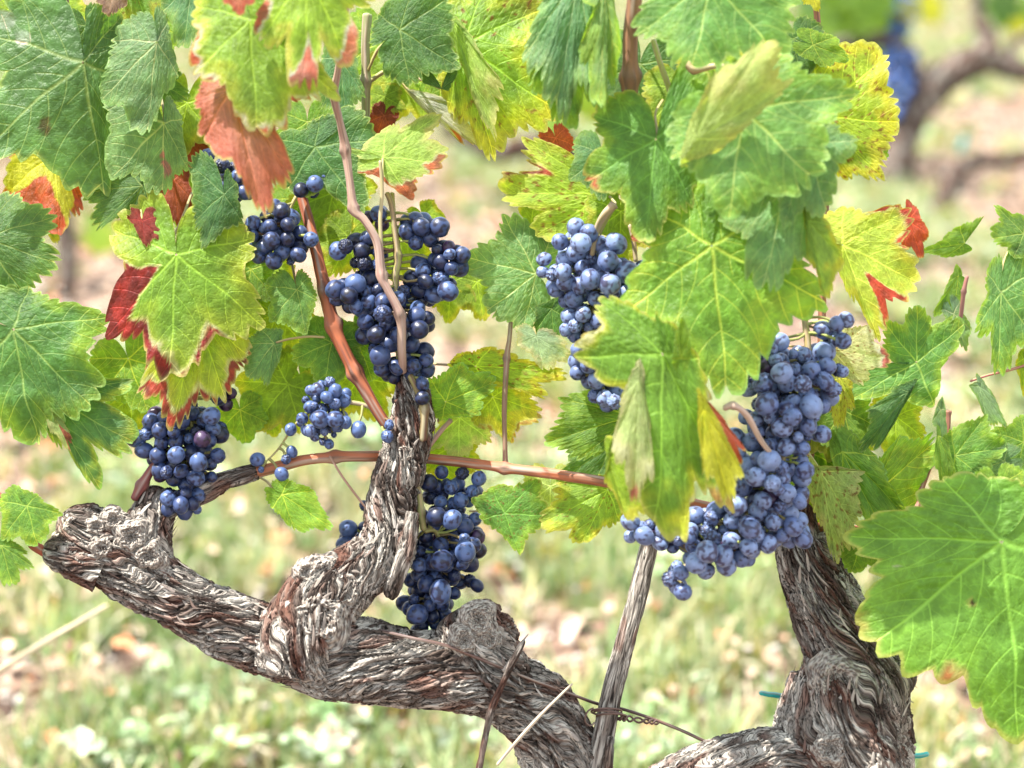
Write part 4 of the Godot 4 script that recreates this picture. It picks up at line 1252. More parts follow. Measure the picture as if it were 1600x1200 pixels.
	bunch("dusty blue bunch at the left of the big front leaf, under the hanging olive leaf", [[925, 440, 3, 74, 56], [920, 395, 3, 46, 38], [925, 500, 3, 56, 46], [930, 560, 3, 46, 50], [946, 612, 3, 34, 30], [990, 450, 2.6, 40, 50]], [[900, 355, 4, 1.05], [920, 365, 4.4, 1.1], [908, 380, 5.2, 1.12], [963, 380, 4.8, 1.1], [950, 408, 5.6, 1.12], [979, 425, 5.4, 1.25], [922, 436, 6, 1.12], [953, 444, 6, 1.15], [875, 378, 4, 0.9], [850, 405, 3.6, 0.8], [862, 430, 4, 0.9], [848, 425, 3.6, 0.7], [880, 425, 4.8], [960, 628, 4.6, 1.05]], 14.8, 0.14, M.dusty, [[960, 320, 4, 6], [930, 380, 3.4, 6], [925, 480, 3, 5], [940, 600, 3, 3]], 907, 0.06, 0.81)
	bunch("large dusty bunch right of the big front leaf, tail reaching past the stake", [[1205, 580, 5, 66, 62], [1275, 590, 5, 50, 62], [1225, 660, 5.4, 72, 66], [1205, 750, 5.6, 74, 66], [1190, 815, 5.6, 74, 52], [1110, 830, 5.6, 66, 46], [1030, 826, 5.4, 56, 22], [1112, 872, 5.8, 48, 34], [1150, 720, 5, 50, 60], [1240, 830, 5, 30, 30], [1060, 905, 6, 18, 22], [1300, 520, 5, 24, 20], [1062, 842, 5.8, 42, 26], [1010, 834, 5.6, 34, 20], [1160, 860, 5.8, 40, 26]], [[1308, 506, 6, 0.9], [1322, 500, 6, 0.8], [1318, 533, 6, 0.85], [1192, 598, 7.4, 1.15], [1222, 583, 8, 1.1], [1254, 600, 7.8, 1.1], [1268, 635, 7.6, 1.15], [1198, 632, 8, 1.2], [1238, 652, 8.2, 1.15], [1222, 668, 7.4, 1.1], [1290, 596, 6.8, 1.05], [1202, 720, 8, 1.15], [1180, 745, 8.2, 1.1], [1207, 755, 8.4, 1.12], [1255, 700, 7, 0.95], [1258, 735, 7, 0.95], [1172, 826, 8.4, 1.1], [1150, 790, 8, 1.1], [1105, 862, 8.4, 1.1], [1088, 880, 8, 1.08], [1130, 868, 7.8, 1.05], [1135, 884, 7, 1.05], [1064, 895, 7.6, 0.95], [1046, 905, 7, 0.95], [1067, 925, 7.4, 0.98], [1058, 886, 6.6, 0.9], [1007, 838, 7.4, 1.0], [985, 815, 6.6, 0.95], [1170, 855, 7.8, 1.0], [1200, 850, 7, 1.0]], 15.4, 0.14, M.dusty, [[1255, 480, 4.6, 6], [1262, 560, 5, 6], [1240, 660, 5.4, 6], [1205, 760, 5.6, 5], [1140, 830, 5.8, 4.5], [1080, 875, 6, 3.5], [1055, 905, 6.4, 2.5]], 908, 0.10, 0.80)

# ---------------------------------------------------------------- leaves of the left vine, [x, y, depth] in photo units
func left_leaves(o: Node3D) -> void:
	var stem := Color(0.42, 0.42, 0.14)
	# upper left corner
	leaf(o, [130, 97, 1.5], [[-25, 50, -1], [-40, 240, 0.5], [165, 312, -0.5], [205, 132, -1.5], [188, 22, -1]], look("dark", {"lobed": 0.5, "wave": 0.05, "c2": Color(0.15, 0.31, 0.10), "patches": [[-0.52, -0.32, 0.07, Color(0.30, 0.40, 0.30)], [-0.40, -0.18, 0.05, Color(0.30, 0.40, 0.30)], [-0.28, 0.42, 0.05, Color(0.10, 0.10, 0.04)]]}), "large dark green leaf with pale tan scars", [[126, 130, -1], [90, 170, -3]])
	leaf(o, [245, 65, 3], [[172, 60, -0.6], [160, 152, 0], [228, 208, 0.3], [279, 118, -0.5], [262, 32, -1]], look("blue", {"lobed": 0.1}), "pale bluish green leaf overlapping another")
	leaf(o, [256, 192, 2], [[158, 152, -0.6], [178, 272, 0.2], [254, 302, 0], [293, 262, -0.6], [284, 185, -1]], look("blue", {"lobed": 0.15, "c1": Color(0.19, 0.36, 0.13), "patches": [[0.1, 0.62, 0.14, Color(0.34, 0.17, 0.15)], [0.0, 0.45, 0.06, Color(0.34, 0.18, 0.14)]]}))
	leaf(o, [222, 290, 0.2], [[196, 262, -0.5], [128, 300, 0], [148, 356, 0.4], [196, 344, 0], [232, 326, 0]], look("dark", {"lobed": 0.2}))
	leaf(o, [85, 240, -6], [[8, 214, 0], [6, 300, 1], [92, 368, 2], [132, 320, 0], [124, 222, -1]], look("yellow", {"burn": [[-20, 0.5, 38], [60, 0.45, 30], [-100, 0.3, 20]], "dead": Color(0.75, 0.12, 0.04), "edge": Color(0.85, 0.45, 0.05), "wave": 0.09}), "yellow and orange leaf with red patches")
	easy(o, 70, 330, -6.5, 20, 52, 0.5, 1, look("lime"))
	leaf(o, [-25, 372, 0.5], [[20, 296, -1], [76, 338, 0], [90, 412, 0.4], [44, 474, 0], [-30, 500, -1]], look("dark", {"lobed": 0.1}))
	easy(o, 16, 480, 0, 10, 30, 1.0, 0.2, look("yellow", {"c1": Color(0.85, 0.42, 0.04), "c2": Color(0.6, 0.3, 0.05), "spots": 1.0}))
	easy(o, 210, -22, -0.5, 18, 82, 0.8, 0.5, look("mid", {"c2": Color(0.46, 0.46, 0.05), "fade": 0.4, "spots": 0.8}))
	easy(o, 178, -25, 0.6, -8, 62, 0.55, 1.5, look("brown", {"wave": 0.16, "cup": -0.2}), "withered brown curled leaf")
	easy(o, 300, -25, 0.5, -8, 102, 0.62, 0.3, look("blue", {"c1": Color(0.14, 0.31, 0.15)}))
	easy(o, 135, 40, -0.6, 15, 66, 0.8, 0, look("dark"))
	easy(o, 20, 10, -4, -10, 60, 1.0, 0.4, look("lime"))
	easy(o, 95, 10, -4.5, 20, 58, 1.0, 0.4, look("lime"))
	easy(o, 250, 40, -3, 10, 55, 0.9, 0.4, look("fresh"))
	easy(o, 225, 115, -1.5, 60, 80, 0.6, 0.2, look("dark"))
	easy(o, 292, 160, -3.5, -10, 90, 0.8, 0.2, look("lime"))
	easy(o, 285, 215, -4, 25, 66, 0.7, 0.4, look("rust", {"wave": 0.09}))
	easy(o, 320, 190, -5, -30, 70, 0.8, 0.4, look("lime"))
	easy(o, 272, 280, -3, 5, 75, 0.5, 0.4, look("rust", {"wave": 0.1}))
	easy(o, 300, 300, -5, 25, 70, 0.9, 0.4, look("fresh"))
	# the leaf with the crimson edge and the one under it
	leaf(o, [275, 397, 3], [[178, 356, -1.6], [166, 520, -0.6], [262, 592, 0.8], [415, 508, -0.4], [392, 372, -1.4]], look("lime", {"c1": Color(0.23, 0.42, 0.05), "c2": Color(0.44, 0.55, 0.05), "burn": [[-64, 0.62, 22], [-36, 0.22, 26], [-8, 0.19, 22], [20, 0.16, 16]], "dead": Color(0.40, 0.045, 0.04), "edge": Color(0.85, 0.72, 0.35), "lobed": 0.6, "fade": 0.4, "wave": 0.06}), "yellow green leaf with dead crimson patches along its left edge", [[268, 380, 2.4], [285, 340, 0], [300, 300, -2]])
	leaf(o, [305, 490, 2.1], [[232, 540, -0.6], [216, 618, 0], [268, 668, 0.6], [352, 622, 0.2], [392, 556, -0.5]], look("lime", {"burn": [[-40, 0.17, 45], [20, 0.16, 40], [75, 0.18, 38]], "dead": Color(0.45, 0.07, 0.04), "edge": Color(0.85, 0.75, 0.3), "lobed": 0.2, "fade": 0.35}), "second yellow green leaf with a red rim, under the crimson edged one")
	leaf(o, [222, 345, 2.0], [[205, 325, -0.4], [198, 340, 0], [226, 384, 0.8], [252, 372, 0.4], [250, 336, 0]], look("rust", {"wave": 0.1, "c1": Color(0.40, 0.06, 0.05)}), "small crumpled dark red leaf")
	leaf(o, [350, 303, 2.4], [[296, 256, -0.6], [302, 345, 0], [316, 390, 0.4], [378, 345, -0.2], [370, 284, -0.6]], look("dark", {"c1": Color(0.10, 0.25, 0.08), "lobed": 0.1}), "", [[360, 290, 1], [372, 270, -1]])
	easy(o, 345, 380, -1, 15, 70, 1.0, 0, look("mid"))
	easy(o, 392, 420, -3, -10, 72, 0.8, 0.4, look("fresh"))
	# left edge
	leaf(o, [20, 514, 2], [[42, 446, -0.8], [170, 492, -0.4], [140, 634, 0.4], [56, 698, 0.2], [-70, 620, -0.5]], look("mid", {"c1": Color(0.115, 0.27, 0.07), "lobed": 0.2, "wave": 0.045}), "large green leaf with clear pale veins at the left edge", [[5, 530, 1], [-20, 560, -1]])
	leaf(o, [70, 615, 1], [[118, 582, -0.4], [205, 592, 0], [206, 690, 0.5], [152, 764, 0.8], [82, 692, 0.2]], look("dark", {"c1": Color(0.105, 0.25, 0.075), "c2": Color(0.35, 0.46, 0.06), "fade": 0.72, "lobed": 0.8}), "", [[50, 590, 0.4], [30, 560, -1]])
	leaf(o, [76, 640, 1.7], [[66, 640, 0], [78, 672, 0.4], [104, 700, 0.6], [114, 690, 0.2], [98, 650, 0]], look("under", {"burn": [[40, 0.5, 30]], "dead": Color(0.5, 0.16, 0.10)}))
	easy(o, 200, 560, -2, 20, 90, 1.0, 0.4, look("fresh"))
	easy(o, 205, 620, -4, 0, 60, 0.9, 0.4, look("lime"))
	leaf(o, [42, 790, 2.4], [[58, 772, -0.2], [98, 802, 0], [58, 852, 0.3], [2, 842, 0], [-2, 782, -0.4]], look("fresh", {"c1": Color(0.17, 0.37, 0.06)}), "small bright leaf at the left end of the arm", [[20, 790, 1.8], [2, 776, 0.8]])
	leaf(o, [2, 852, 2.2], [[38, 858, 0], [54, 888, 0.3], [18, 914, 0.4], [-28, 912, 0], [-30, 850, -0.4]], look("mid", {"c1": Color(0.17, 0.36, 0.06), "lobed": 0.6}))
	# front, out of focus, above the red leaf
	leaf(o, [390, 30, 12], [[302, 4, -1], [300, 118, 0], [400, 200, 1], [528, 148, 0], [486, 40, -1]], look("lime", {"c1": Color(0.25, 0.42, 0.055), "c2": Color(0.48, 0.58, 0.07), "wave": 0.06, "lobed": 0.3, "burn": [[-62, 0.05, 25], [10, 0.06, 30]], "edge": Color(0.9, 0.8, 0.5)}), "blurred yellow green leaf hanging in front at the top")
	leaf(o, [480, -45, 13.5], [[392, -40, -1], [402, 66, 0], [476, 132, 0.8], [540, 88, 0], [592, -10, -1]], look("lime", {"c1": Color(0.34, 0.52, 0.06), "c2": Color(0.60, 0.70, 0.10), "burn": [[4, 0.36, 15], [62, 0.16, 16], [-68, 0.25, 14]], "dead": Color(0.72, 0.19, 0.13), "edge": Color(0.95, 0.88, 0.62), "lobed": 0.7, "wave": 0.07}), "blurred leaf with a red tip in front at the top")
	leaf(o, [362, 138, 11], [[302, 158, -0.6], [316, 214, 0.6], [412, 336, 1.4], [452, 272, 0.4], [432, 182, -0.6]], look("red", {"wave": 0.10, "quilt": 0.07, "c1": Color(0.78, 0.24, 0.17), "c2": Color(0.70, 0.17, 0.11)}), "dry coral red leaf hanging in front, out of focus", [[372, 110, 10.5], [385, 60, 11]])
	easy(o, 372, -22, 14, 0, 46, 0.8, 0.6, look("red"))
	easy(o, 425, 130, 8, 60, 50, 0.5, 0.4, look("red"))
	# top middle
	leaf(o, [624, 46, 2], [[590, 20, -0.4], [652, -42, -0.2], [705, -8, 0], [716, 104, 0.4], [640, 132, 0.2]], look("dark", {"lobed": 0.1}), "dark green leaf beside the green shoot at the top", [[606, 62, 1.2], [590, 80, 0], [574, 112, -1.4]])
	leaf(o, [690, 138, 1.9], [[716, 96, 0], [714, 120, 0], [700, 142, 0], [660, 130, 0], [650, 100, 0]], look("dark"))
	leaf(o, [722, 70, 0], [[765, -40, -1], [858, 0, -0.6], [872, 172, 0.6], [772, 248, 0.6], [700, 168, -0.4]], look("lime", {"c1": Color(0.24, 0.43, 0.05), "c2": Color(0.60, 0.68, 0.05), "lobed": 0.25, "wave": 0.05, "spots": 0.7, "fade": 0.45}), "large glowing yellow green leaf in the top middle")
	leaf(o, [708, 30, 1.0], [[716, 30, 0], [745, 72, 0.8], [780, 128, 1.6], [772, 226, 0.8], [722, 120, 0]], look("under", {"c1": Color(0.42, 0.60, 0.13), "lobed": 0.0, "seg": 160}), "folded-over half of a leaf, pale underside showing")
	easy(o, 640, 105, -3, 30, 100, 1.0, 0.4, look("lime"))
	easy(o, 600, 60, -4, 0, 95, 1.1, 0.4, look("fresh"))
	easy(o, 600, 150, -2.6, 5, 42, 1.0, 0.4, look("lime"))
	easy(o, 690, 120, -1.6, 40, 85, 0.7, 0.4, look("lime", {"c1": Color(0.27, 0.45, 0.05)}))
	leaf(o, [650, 150, -1.2], [[690, 150, 0], [738, 172, 0.2], [748, 228, 0.4], [720, 222, 0.2], [668, 178, 0]], look("pale", {"c1": Color(0.62, 0.74, 0.50), "burn": [[40, 0.22, 25]], "dead": Color(0.7, 0.16, 0.05)}))
	easy(o, 690, -20, -2.5, 0, 60, 1.2, 0.4, look("fresh"))
	easy(o, 720, -20, -2, 0, 36, 1.2, 0.4, look("rust"))
	easy(o, 815, 10, -1.6, 20, 52, 0.7, 0.4, look("red", {"c1": Color(0.6, 0.09, 0.05)}))
	easy(o, 825, -10, -2.2, 0, 60, 1.0, 0.4, look("lime"))
	leaf(o, [532, 92, -0.5], [[502, 90, -0.4], [500, 170, 0], [540, 196, 0.2], [570, 150, 0], [556, 82, -0.4]], look("blue", {"c1": Color(0.15, 0.34, 0.15)}))
	leaf(o, [492, 229, 0.8], [[500, 178, -0.4], [426, 214, -0.4], [446, 296, 0.2], [566, 330, 0.8], [592, 216, -0.2]], look("dark", {"c1": Color(0.10, 0.25, 0.075), "lobed": 0.6}), "dark leaf behind the pale jointed cane")
	leaf(o, [598, 246, 1.4], [[604, 196, -0.8], [688, 172, -0.6], [694, 254, 0.4], [640, 306, 0.8], [548, 264, -0.4]], look("under", {"c1": Color(0.36, 0.54, 0.11), "burn": [[4, 0.22, 14], [50, 0.34, 20], [84, 0.36, 18]], "dead": Color(0.55, 0.15, 0.07), "edge": Color(0.85, 0.72, 0.42), "lobed": 0.5}), "light green leaf with rust red edges on a straight stalk", [[598, 262, 1.8], [597, 300, 2.2]])
	easy(o, 600, 180, -2.2, -20, 40, 0.8, 0.4, look("rust"))
	easy(o, 480, 190, -3, 0, 70, 1.0, 0.4, look("mid"))
	easy(o, 520, 300, -4, -10, 90, 1.1, 0.4, look("lime"))
	easy(o, 470, 310, -4.5, 20, 70, 1.1, 0.4, look("fresh"))
	easy(o, 545, 370, -3.5, -25, 70, 1.0, 0.4, look("lime"))
	easy(o, 660, 335, -3.5, 30, 40, 1.0, 0.4, look("lime"))
	easy(o, 620, 370, -4, 0, 70, 1.0, 0.4, look("lime"))
	# between the canes
	leaf(o, [464, 452, 1], [[484, 430, -0.2], [497, 470, 0], [478, 522, 0.3], [424, 500, 0.2], [416, 446, -0.2]], look("mid", {"c1": Color(0.18, 0.37, 0.09), "lobed": 0.0}), "small bright leaf left of the red cane")
	leaf(o, [428, 536, 0.8], [[408, 514, 0], [368, 538, 0], [388, 590, 0.3], [416, 606, 0.3], [436, 566, 0]], look("blue", {"c1": Color(0.20, 0.40, 0.16)}), "", [[450, 530, 0.6], [480, 526, 0.5], [508, 527, 0.2]])
	easy(o, 518, 535, -0.6, -10, 72, 1.1, 0.2, look("mid", {"c1": Color(0.16, 0.34, 0.06)}), "", [[518, 526, -0.5]])
	easy(o, 556, 525, -1.2, 20, 74, 1.0, 0.2, look("mid"))
	easy(o, 430, 490, -3, -12, 86, 1.0, 0.2, look("lime"))
	easy(o, 410, 430, -4, 10, 80, 1.0, 0.2, look("lime"))
	easy(o, 450, 600, -2.6, -40, 92, 1.0, 0.2, look("lime"))
	easy(o, 375, 640, -2, 10, 54, 1.0, 0.2, look("lime", {"c1": Color(0.28, 0.50, 0.06)}))
	easy(o, 420, 640, -3, 12, 44, 1.0, 0.2, look("lime"))
	easy(o, 560, 590, -3.5, 25, 76, 1.0, 0.2, look("lime"))
	easy(o, 470, 590, -3.5, 20, 70, 1.0, 0.2, look("fresh"))
	leaf(o, [440, 772, 1], [[452, 748, 0], [492, 766, 0], [520, 826, 0.4], [462, 832, 0.4], [424, 796, 0]], look("fresh", {"c1": Color(0.26, 0.50, 0.06), "lobed": 0.0}), "single small bright leaf under the red horizontal cane")
	# right of the middle bunch
	leaf(o, [838, 428, -0.5], [[868, 350, -0.4], [788, 336, 0], [732, 402, 0.2], [758, 488, 0.4], [816, 520, 0.2]], look("blue", {"c1": Color(0.22, 0.42, 0.16), "lobed": 0.2}), "pale green leaf between the two bunches")
	easy(o, 830, 350, -1.2, 60, 60, 0.9, 0.3, look("lime"))
	easy(o, 705, 440, -3, -5, 66, 0.8, 0.3, look("lime"))
	easy(o, 745, 440, -3, 10, 62, 0.8, 0.3, look("lime"))
	leaf(o, [696, 628, 0], [[672, 592, -0.3], [720, 566, -0.2], [776, 594, 0], [748, 648, 0.3], [690, 656, 0]], look("lime", {"c1": Color(0.24, 0.45, 0.05), "lobed": 0.1}), "", [[690, 640, -0.4], [684, 660, -1]])
	leaf(o, [742, 572, -1], [[716, 552, 0], [768, 540, 0], [884, 580, 0], [850, 622, 0.2], [760, 600, 0]], look("lime", {"c2": Color(0.70, 0.55, 0.05), "spots": 1.0}))
	leaf(o, [770, 620, -1.4], [[760, 590, 0], [820, 590, 0], [848, 644, 0], [800, 692, 0.2], [740, 660, 0]], look("yellow", {"c1": Color(0.38, 0.54, 0.05), "c2": Color(0.88, 0.62, 0.06), "burn": [[40, 0.12, 50]], "dead": Color(0.75, 0.35, 0.08), "edge": Color(0.95, 0.8, 0.2)}), "yellow rimmed leaf behind the thin upright cane")
	leaf(o, [718, 652, -1.6], [[688, 648, 0], [664, 700, 0], [716, 716, 0], [768, 690, 0], [756, 640, 0]], look("under", {"c1": Color(0.40, 0.60, 0.12)}))
	easy(o, 700, 700, -2.5, 0, 62, 1.1, 0.2, look("lime"))
	leaf(o, [862, 482, 0], [[868, 464, 0], [836, 478, 0.2], [834, 520, 0.2], [866, 548, 0.2], [886, 500, 0]], look("dark", {"c1": Color(0.12, 0.29, 0.07)}))
	leaf(o, [838, 526, 0.5], [[806, 512, 0], [808, 540, 0.3], [850, 578, 0.4], [892, 560, 0.2], [884, 530, 0]], look("pale", {"c1": Color(0.40, 0.56, 0.33)}))
	leaf(o, [788, 802, 0], [[768, 762, -0.2], [842, 746, 0], [858, 806, 0.2], [812, 866, 0.3], [752, 812, 0]], look("mid", {"c1": Color(0.17, 0.37, 0.07), "lobed": 0.1, "spots": 0.7}), "small green leaf under the horizontal cane, right of the lower bunch")

# ---------------------------------------------------------------- leaves of the right vine
func right_leaves(o: Node3D) -> void:
	# top, close to the lens
	leaf(o, [905, -40, 9.5], [[850, -40, 0], [814, 92, 0.4], [868, 172, 0.8], [930, 152, 0.6], [960, 20, 0]], look("blue", {"c1": Color(0.17, 0.36, 0.15), "lobed": 0.3, "wave": 0.09}), "blurred drooping bluish leaf at the top middle")
	leaf(o, [880, 20, 8.6], [[840, 40, 0], [824, 132, 0.4], [880, 188, 0.6], [948, 168, 0.4], [940, 50, 0]], look("mid", {"c1": Color(0.14, 0.32, 0.09), "wave": 0.08}))
	leaf(o, [946, -20, 10.5], [[920, 0, 0.4], [914, 70, 1], [938, 172, 1.4], [966, 140, 0.4], [962, 0, 0]], look("fresh", {"c1": Color(0.27, 0.46, 0.12), "wave": 0.12, "lobed": 0.4}))
	leaf(o, [1112, -30, 13], [[1012, -50, -0.8], [996, 52, 0], [1082, 102, 0.8], [1226, 96, 0], [1268, -20, -0.8]], look("mid", {"c1": Color(0.17, 0.37, 0.10), "c2": Color(0.23, 0.43, 0.10), "lobed": 0.2}), "broad blurred leaf at the top right of the brown cane")
	leaf(o, [1025, 217, 9.5], [[926, 176, -0.8], [912, 284, -0.4], [1008, 376, 0.6], [1086, 322, 0.2], [1108, 140, -1]], look("mid", {"c1": Color(0.15, 0.34, 0.075), "lobed": 0.55, "burn": [[-52, 0.12, 8]], "dead": Color(0.6, 0.16, 0.08)}), "blurred green leaf with a torn left edge, under the brown cane")
	leaf(o, [1162, 172, 14], [[1222, 78, -0.6], [1340, 142, -0.4], [1278, 286, 0.4], [1140, 336, 0.8], [1050, 244, 0]], look("fresh", {"c1": Color(0.20, 0.40, 0.11), "c2": Color(0.28, 0.50, 0.09), "lobed": 0.1, "wave": 0.045}), "large pale green blurred leaf nearest the lens, at the upper right")
	leaf(o, [1088, 218, 14.9], [[1078, 190, 0], [1118, 112, 0.6], [1196, 66, 1.6], [1236, 130, 1.2], [1150, 216, 0]], look("under", {"c1": Color(0.50, 0.62, 0.20), "lobed": 0.0, "seg": 160}), "folded yellowish edge of a leaf")
	leaf(o, [1262, 225, 12.2], [[1300, 190, -0.4], [1342, 218, 0], [1292, 330, 0.5], [1226, 350, 0.6], [1200, 260, 0]], look("blue", {"c1": Color(0.20, 0.39, 0.17), "lobed": 0.2}))
	leaf(o, [1232, 272, 11.2], [[1166, 276, -0.4], [1128, 336, 0], [1192, 452, 0.8], [1280, 400, 0.4], [1300, 300, -0.4]], look("blue", {"c1": Color(0.22, 0.42, 0.17), "lobed": 0.1}), "blurred bluish green leaf above the big shield shaped one")
	leaf(o, [1262, 345, 11.6], [[1256, 340, 0], [1262, 400, 0.4], [1292, 470, 0.6], [1320, 408, 0.3], [1296, 350, 0]], look("lime", {"c1": Color(0.34, 0.52, 0.09), "lobed": 0.0}))
	leaf(o, [1282, 182, 0.6], [[1268, 44, -1], [1388, 78, -0.4], [1402, 190, 0.2], [1384, 282, 0.2], [1310, 276, -0.6]], look("yellow", {"c1": Color(0.40, 0.55, 0.05), "c2": Color(0.80, 0.66, 0.05), "lobed": 0.2, "spots": 1.0, "fade": 0.62}), "yellow green leaf with golden teeth and dark specks at the upper right")
	easy(o, 1240, 60, 0, 10, 70, 1.0, 0.2, look("dark"))
	easy(o, 1270, 70, 0.9, 70, 60, 0.6, 0.2, look("fresh"))
	easy(o, 1265, -20, 0, 20, 40, 0.6, 0.2, look("yellow"))
	easy(o, 1345, 220, -0.4, 10, 56, 0.9, 0.2, look("fresh"))
	# hanging olive leaf left of the bunch
	leaf(o, [950, 304, 1.0], [[944, 240, -0.5], [822, 216, -0.3], [786, 300, 0.2], [838, 366, 0.5], [966, 398, 0]], look("under", {"c1": Color(0.34, 0.50, 0.06), "c2": Color(0.44, 0.52, 0.06), "lobed": 0.75, "spots": 1.0, "burn": [[-28, 0.14, 16]], "dead": Color(0.45, 0.10, 0.06)}), "olive yellow leaf with two long lobes pointing left", [[962, 318, 5.0]])
	easy(o, 868, 215, -1, 20, 46, 0.8, 0.4, look("red", {"wave": 0.1, "c1": Color(0.5, 0.12, 0.07)}))
	easy(o, 1000, 100, 4, -10, 100, 1.1, 0.4, look("dark"))
	easy(o, 1065, 140, 5, 10, 90, 1.0, 0.4, look("lime"))
	easy(o, 1110, 90, 5, 20, 80, 1.0, 0.4, look("lime"))
	easy(o, 940, 240, 3, 0, 74, 0.9, 0.4, look("blue", {"c1": Color(0.16, 0.34, 0.16)}))
	easy(o, 970, 330, 2, 0, 90, 0.9, 0.4, look("lime"))
	easy(o, 1040, 330, 4, 0, 80, 0.9, 0.4, look("red", {"c1": Color(0.6, 0.22, 0.2)}))
	# shield shaped leaf and the folded one below it
	leaf(o, [1112, 383, 10], [[1018, 326, -1], [968, 492, -0.3], [1138, 622, 0.8], [1296, 474, 0], [1212, 330, -1]], look("fresh", {"c1": Color(0.20, 0.41, 0.055), "c2": Color(0.36, 0.53, 0.055), "lobed": 0.1, "fade": 0.6}), "broad shield shaped green leaf between the two dusty bunches", [[1108, 372, 9], [1095, 352, 7.5]])
	leaf(o, [1035, 552, 12], [[945, 466, -0.6], [902, 556, -0.2], [1030, 828, 0.6], [1150, 792, -1.2], [1092, 560, -0.4]], look("lime", {"c1": Color(0.20, 0.39, 0.05), "c2": Color(0.58, 0.62, 0.05), "lobed": 0.3, "pinch": [[-30, 0.42, 15], [150, 0.55, 24], [-150, 0.4, 22]], "fade": 0.72, "edge": Color(0.9, 0.8, 0.4), "burn": [[58, 0.06, 30], [-70, 0.05, 20]], "dead": Color(0.7, 0.3, 0.1)}), "big folded leaf with yellow margins in front of the bunches")
	leaf(o, [998, 596, 12.3], [[972, 620, 0.2], [956, 700, 0.8], [992, 786, 1.2], [1022, 740, 0.8], [1016, 640, 0.1]], look("pale", {"c1": Color(0.50, 0.62, 0.24), "lobed": 0.0, "burn": [[0, 0.12, 14]], "dead": Color(0.5, 0.15, 0.12), "seg": 140}), "folded flap of that leaf, pale underside")
	leaf(o, [1100, 640, 12.6], [[1090, 660, 0], [1098, 740, 0.4], [1140, 780, 0.8], [1162, 740, 0.4], [1126, 662, 0]], look("yellow", {"c1": Color(0.62, 0.70, 0.04), "c2": Color(0.9, 0.8, 0.05), "lobed": 0.0, "seg": 140}), "bright yellow turned edge of that leaf")
	leaf(o, [1112, 642, 11.8], [[1110, 660, 0], [1126, 700, 0], [1156, 724, 0.2], [1164, 700, 0], [1130, 652, 0]], look("red", {"c1": Color(0.75, 0.15, 0.09), "seg": 120}))
	leaf(o, [1064, 560, 12.6], [[1050, 560, 0], [1056, 520, 0.3], [1066, 492, 0.5], [1078, 520, 0.3], [1080, 560, 0]], look("fresh", {"c1": Color(0.30, 0.5, 0.06), "lobed": 0.0, "seg": 120}))
	leaf(o, [948, 712, 11], [[958, 700, 0], [944, 752, 0.4], [980, 812, 0.6], [1040, 800, 0.4], [1010, 730, 0]], look("lime", {"lobed": 0.1, "seg": 160}))
	# behind the folded leaf
	leaf(o, [990, 650, 2], [[968, 600, -0.3], [880, 622, 0], [852, 690, 0.3], [906, 716, 0.4], [980, 700, 0]], look("mid", {"c1": Color(0.15, 0.30, 0.045), "lobed": 0.0}), "olive leaf behind the big folded one")
	easy(o, 955, 695, -0.4, -55, 105, 0.45, 0.2, look("dark"))
	leaf(o, [950, 765, 0.4], [[946, 740, 0], [870, 752, 0], [846, 818, 0.2], [908, 852, 0.4], [968, 812, 0]], look("lime", {"c1": Color(0.30, 0.50, 0.07), "lobed": 0.1, "spots": 0.6}))
	easy(o, 955, 640, -1, -40, 60, 0.6, 0.2, look("lime"))
	easy(o, 860, 760, -1.5, 0, 70, 0.9, 0.2, look("under"))
	# right of the bunch
	leaf(o, [1316, 382, 1.5], [[1318, 322, -0.4], [1424, 324, -0.2], [1436, 440, 0.4], [1376, 538, 0.6], [1322, 452, -0.2]], look("under", {"c1": Color(0.46, 0.60, 0.09), "c2": Color(0.62, 0.66, 0.08), "lobed": 0.5, "burn": [[-58, 0.10, 40], [26, 0.42, 15]], "dead": Color(0.62, 0.08, 0.05), "edge": Color(0.85, 0.75, 0.3)}), "light yellow green leaf with scarlet edges at the right")
	easy(o, 1420, 345, 0.6, 20, 62, 0.5, 0.2, look("red", {"c1": Color(0.7, 0.1, 0.06), "wave": 0.12}))
	leaf(o, [1300, 548, 3.4], [[1310, 508, 0], [1356, 508, 0], [1392, 560, 0.4], [1350, 600, 0.4], [1304, 590, 0]], look("pale", {"c1": Color(0.58, 0.66, 0.28), "spots": 1.0, "burn": [[4, 0.14, 26]], "dead": Color(0.68, 0.16, 0.13), "edge": Color(0.8, 0.75, 0.5)}), "mottled pale leaf with a pink tip beside the upper right bunch")
	leaf(o, [1312, 590, 2.2], [[1290, 600, 0], [1286, 640, 0.2], [1312, 668, 0.4], [1336, 636, 0.3], [1332, 594, 0]], look("yellow", {"c1": Color(0.55, 0.64, 0.08), "spots": 1.0}))
	leaf(o, [1432, 566, 1], [[1382, 504, -0.4], [1434, 474, -0.4], [1508, 506, 0], [1462, 634, 0.6], [1334, 622, 0]], look("mid", {"c1": Color(0.13, 0.31, 0.065), "lobed": 0.7, "wave": 0.06}), "dark three lobed leaf at the right, one lobe curled down", [[1440, 590, -0.5]])
	leaf(o, [1420, 612, 1.6], [[1398, 606, 0], [1358, 640, 0.4], [1346, 704, 0.6], [1374, 700, 0.6], [1402, 656, 0.2]], look("dark", {"lobed": 0.1, "c1": Color(0.11, 0.25, 0.085)}))
	easy(o, 1490, 490, 0.6, 20, 62, 0.4, 0.2, look("blue", {"c1": Color(0.24, 0.40, 0.22)}))
	leaf(o, [1508, 380, 0.5], [[1520, 362, 0], [1540, 336, 0.2], [1500, 352, 0.2], [1440, 392, 0.2], [1478, 402, 0]], look("mid", {"lobed": 0.0, "seg": 140}))
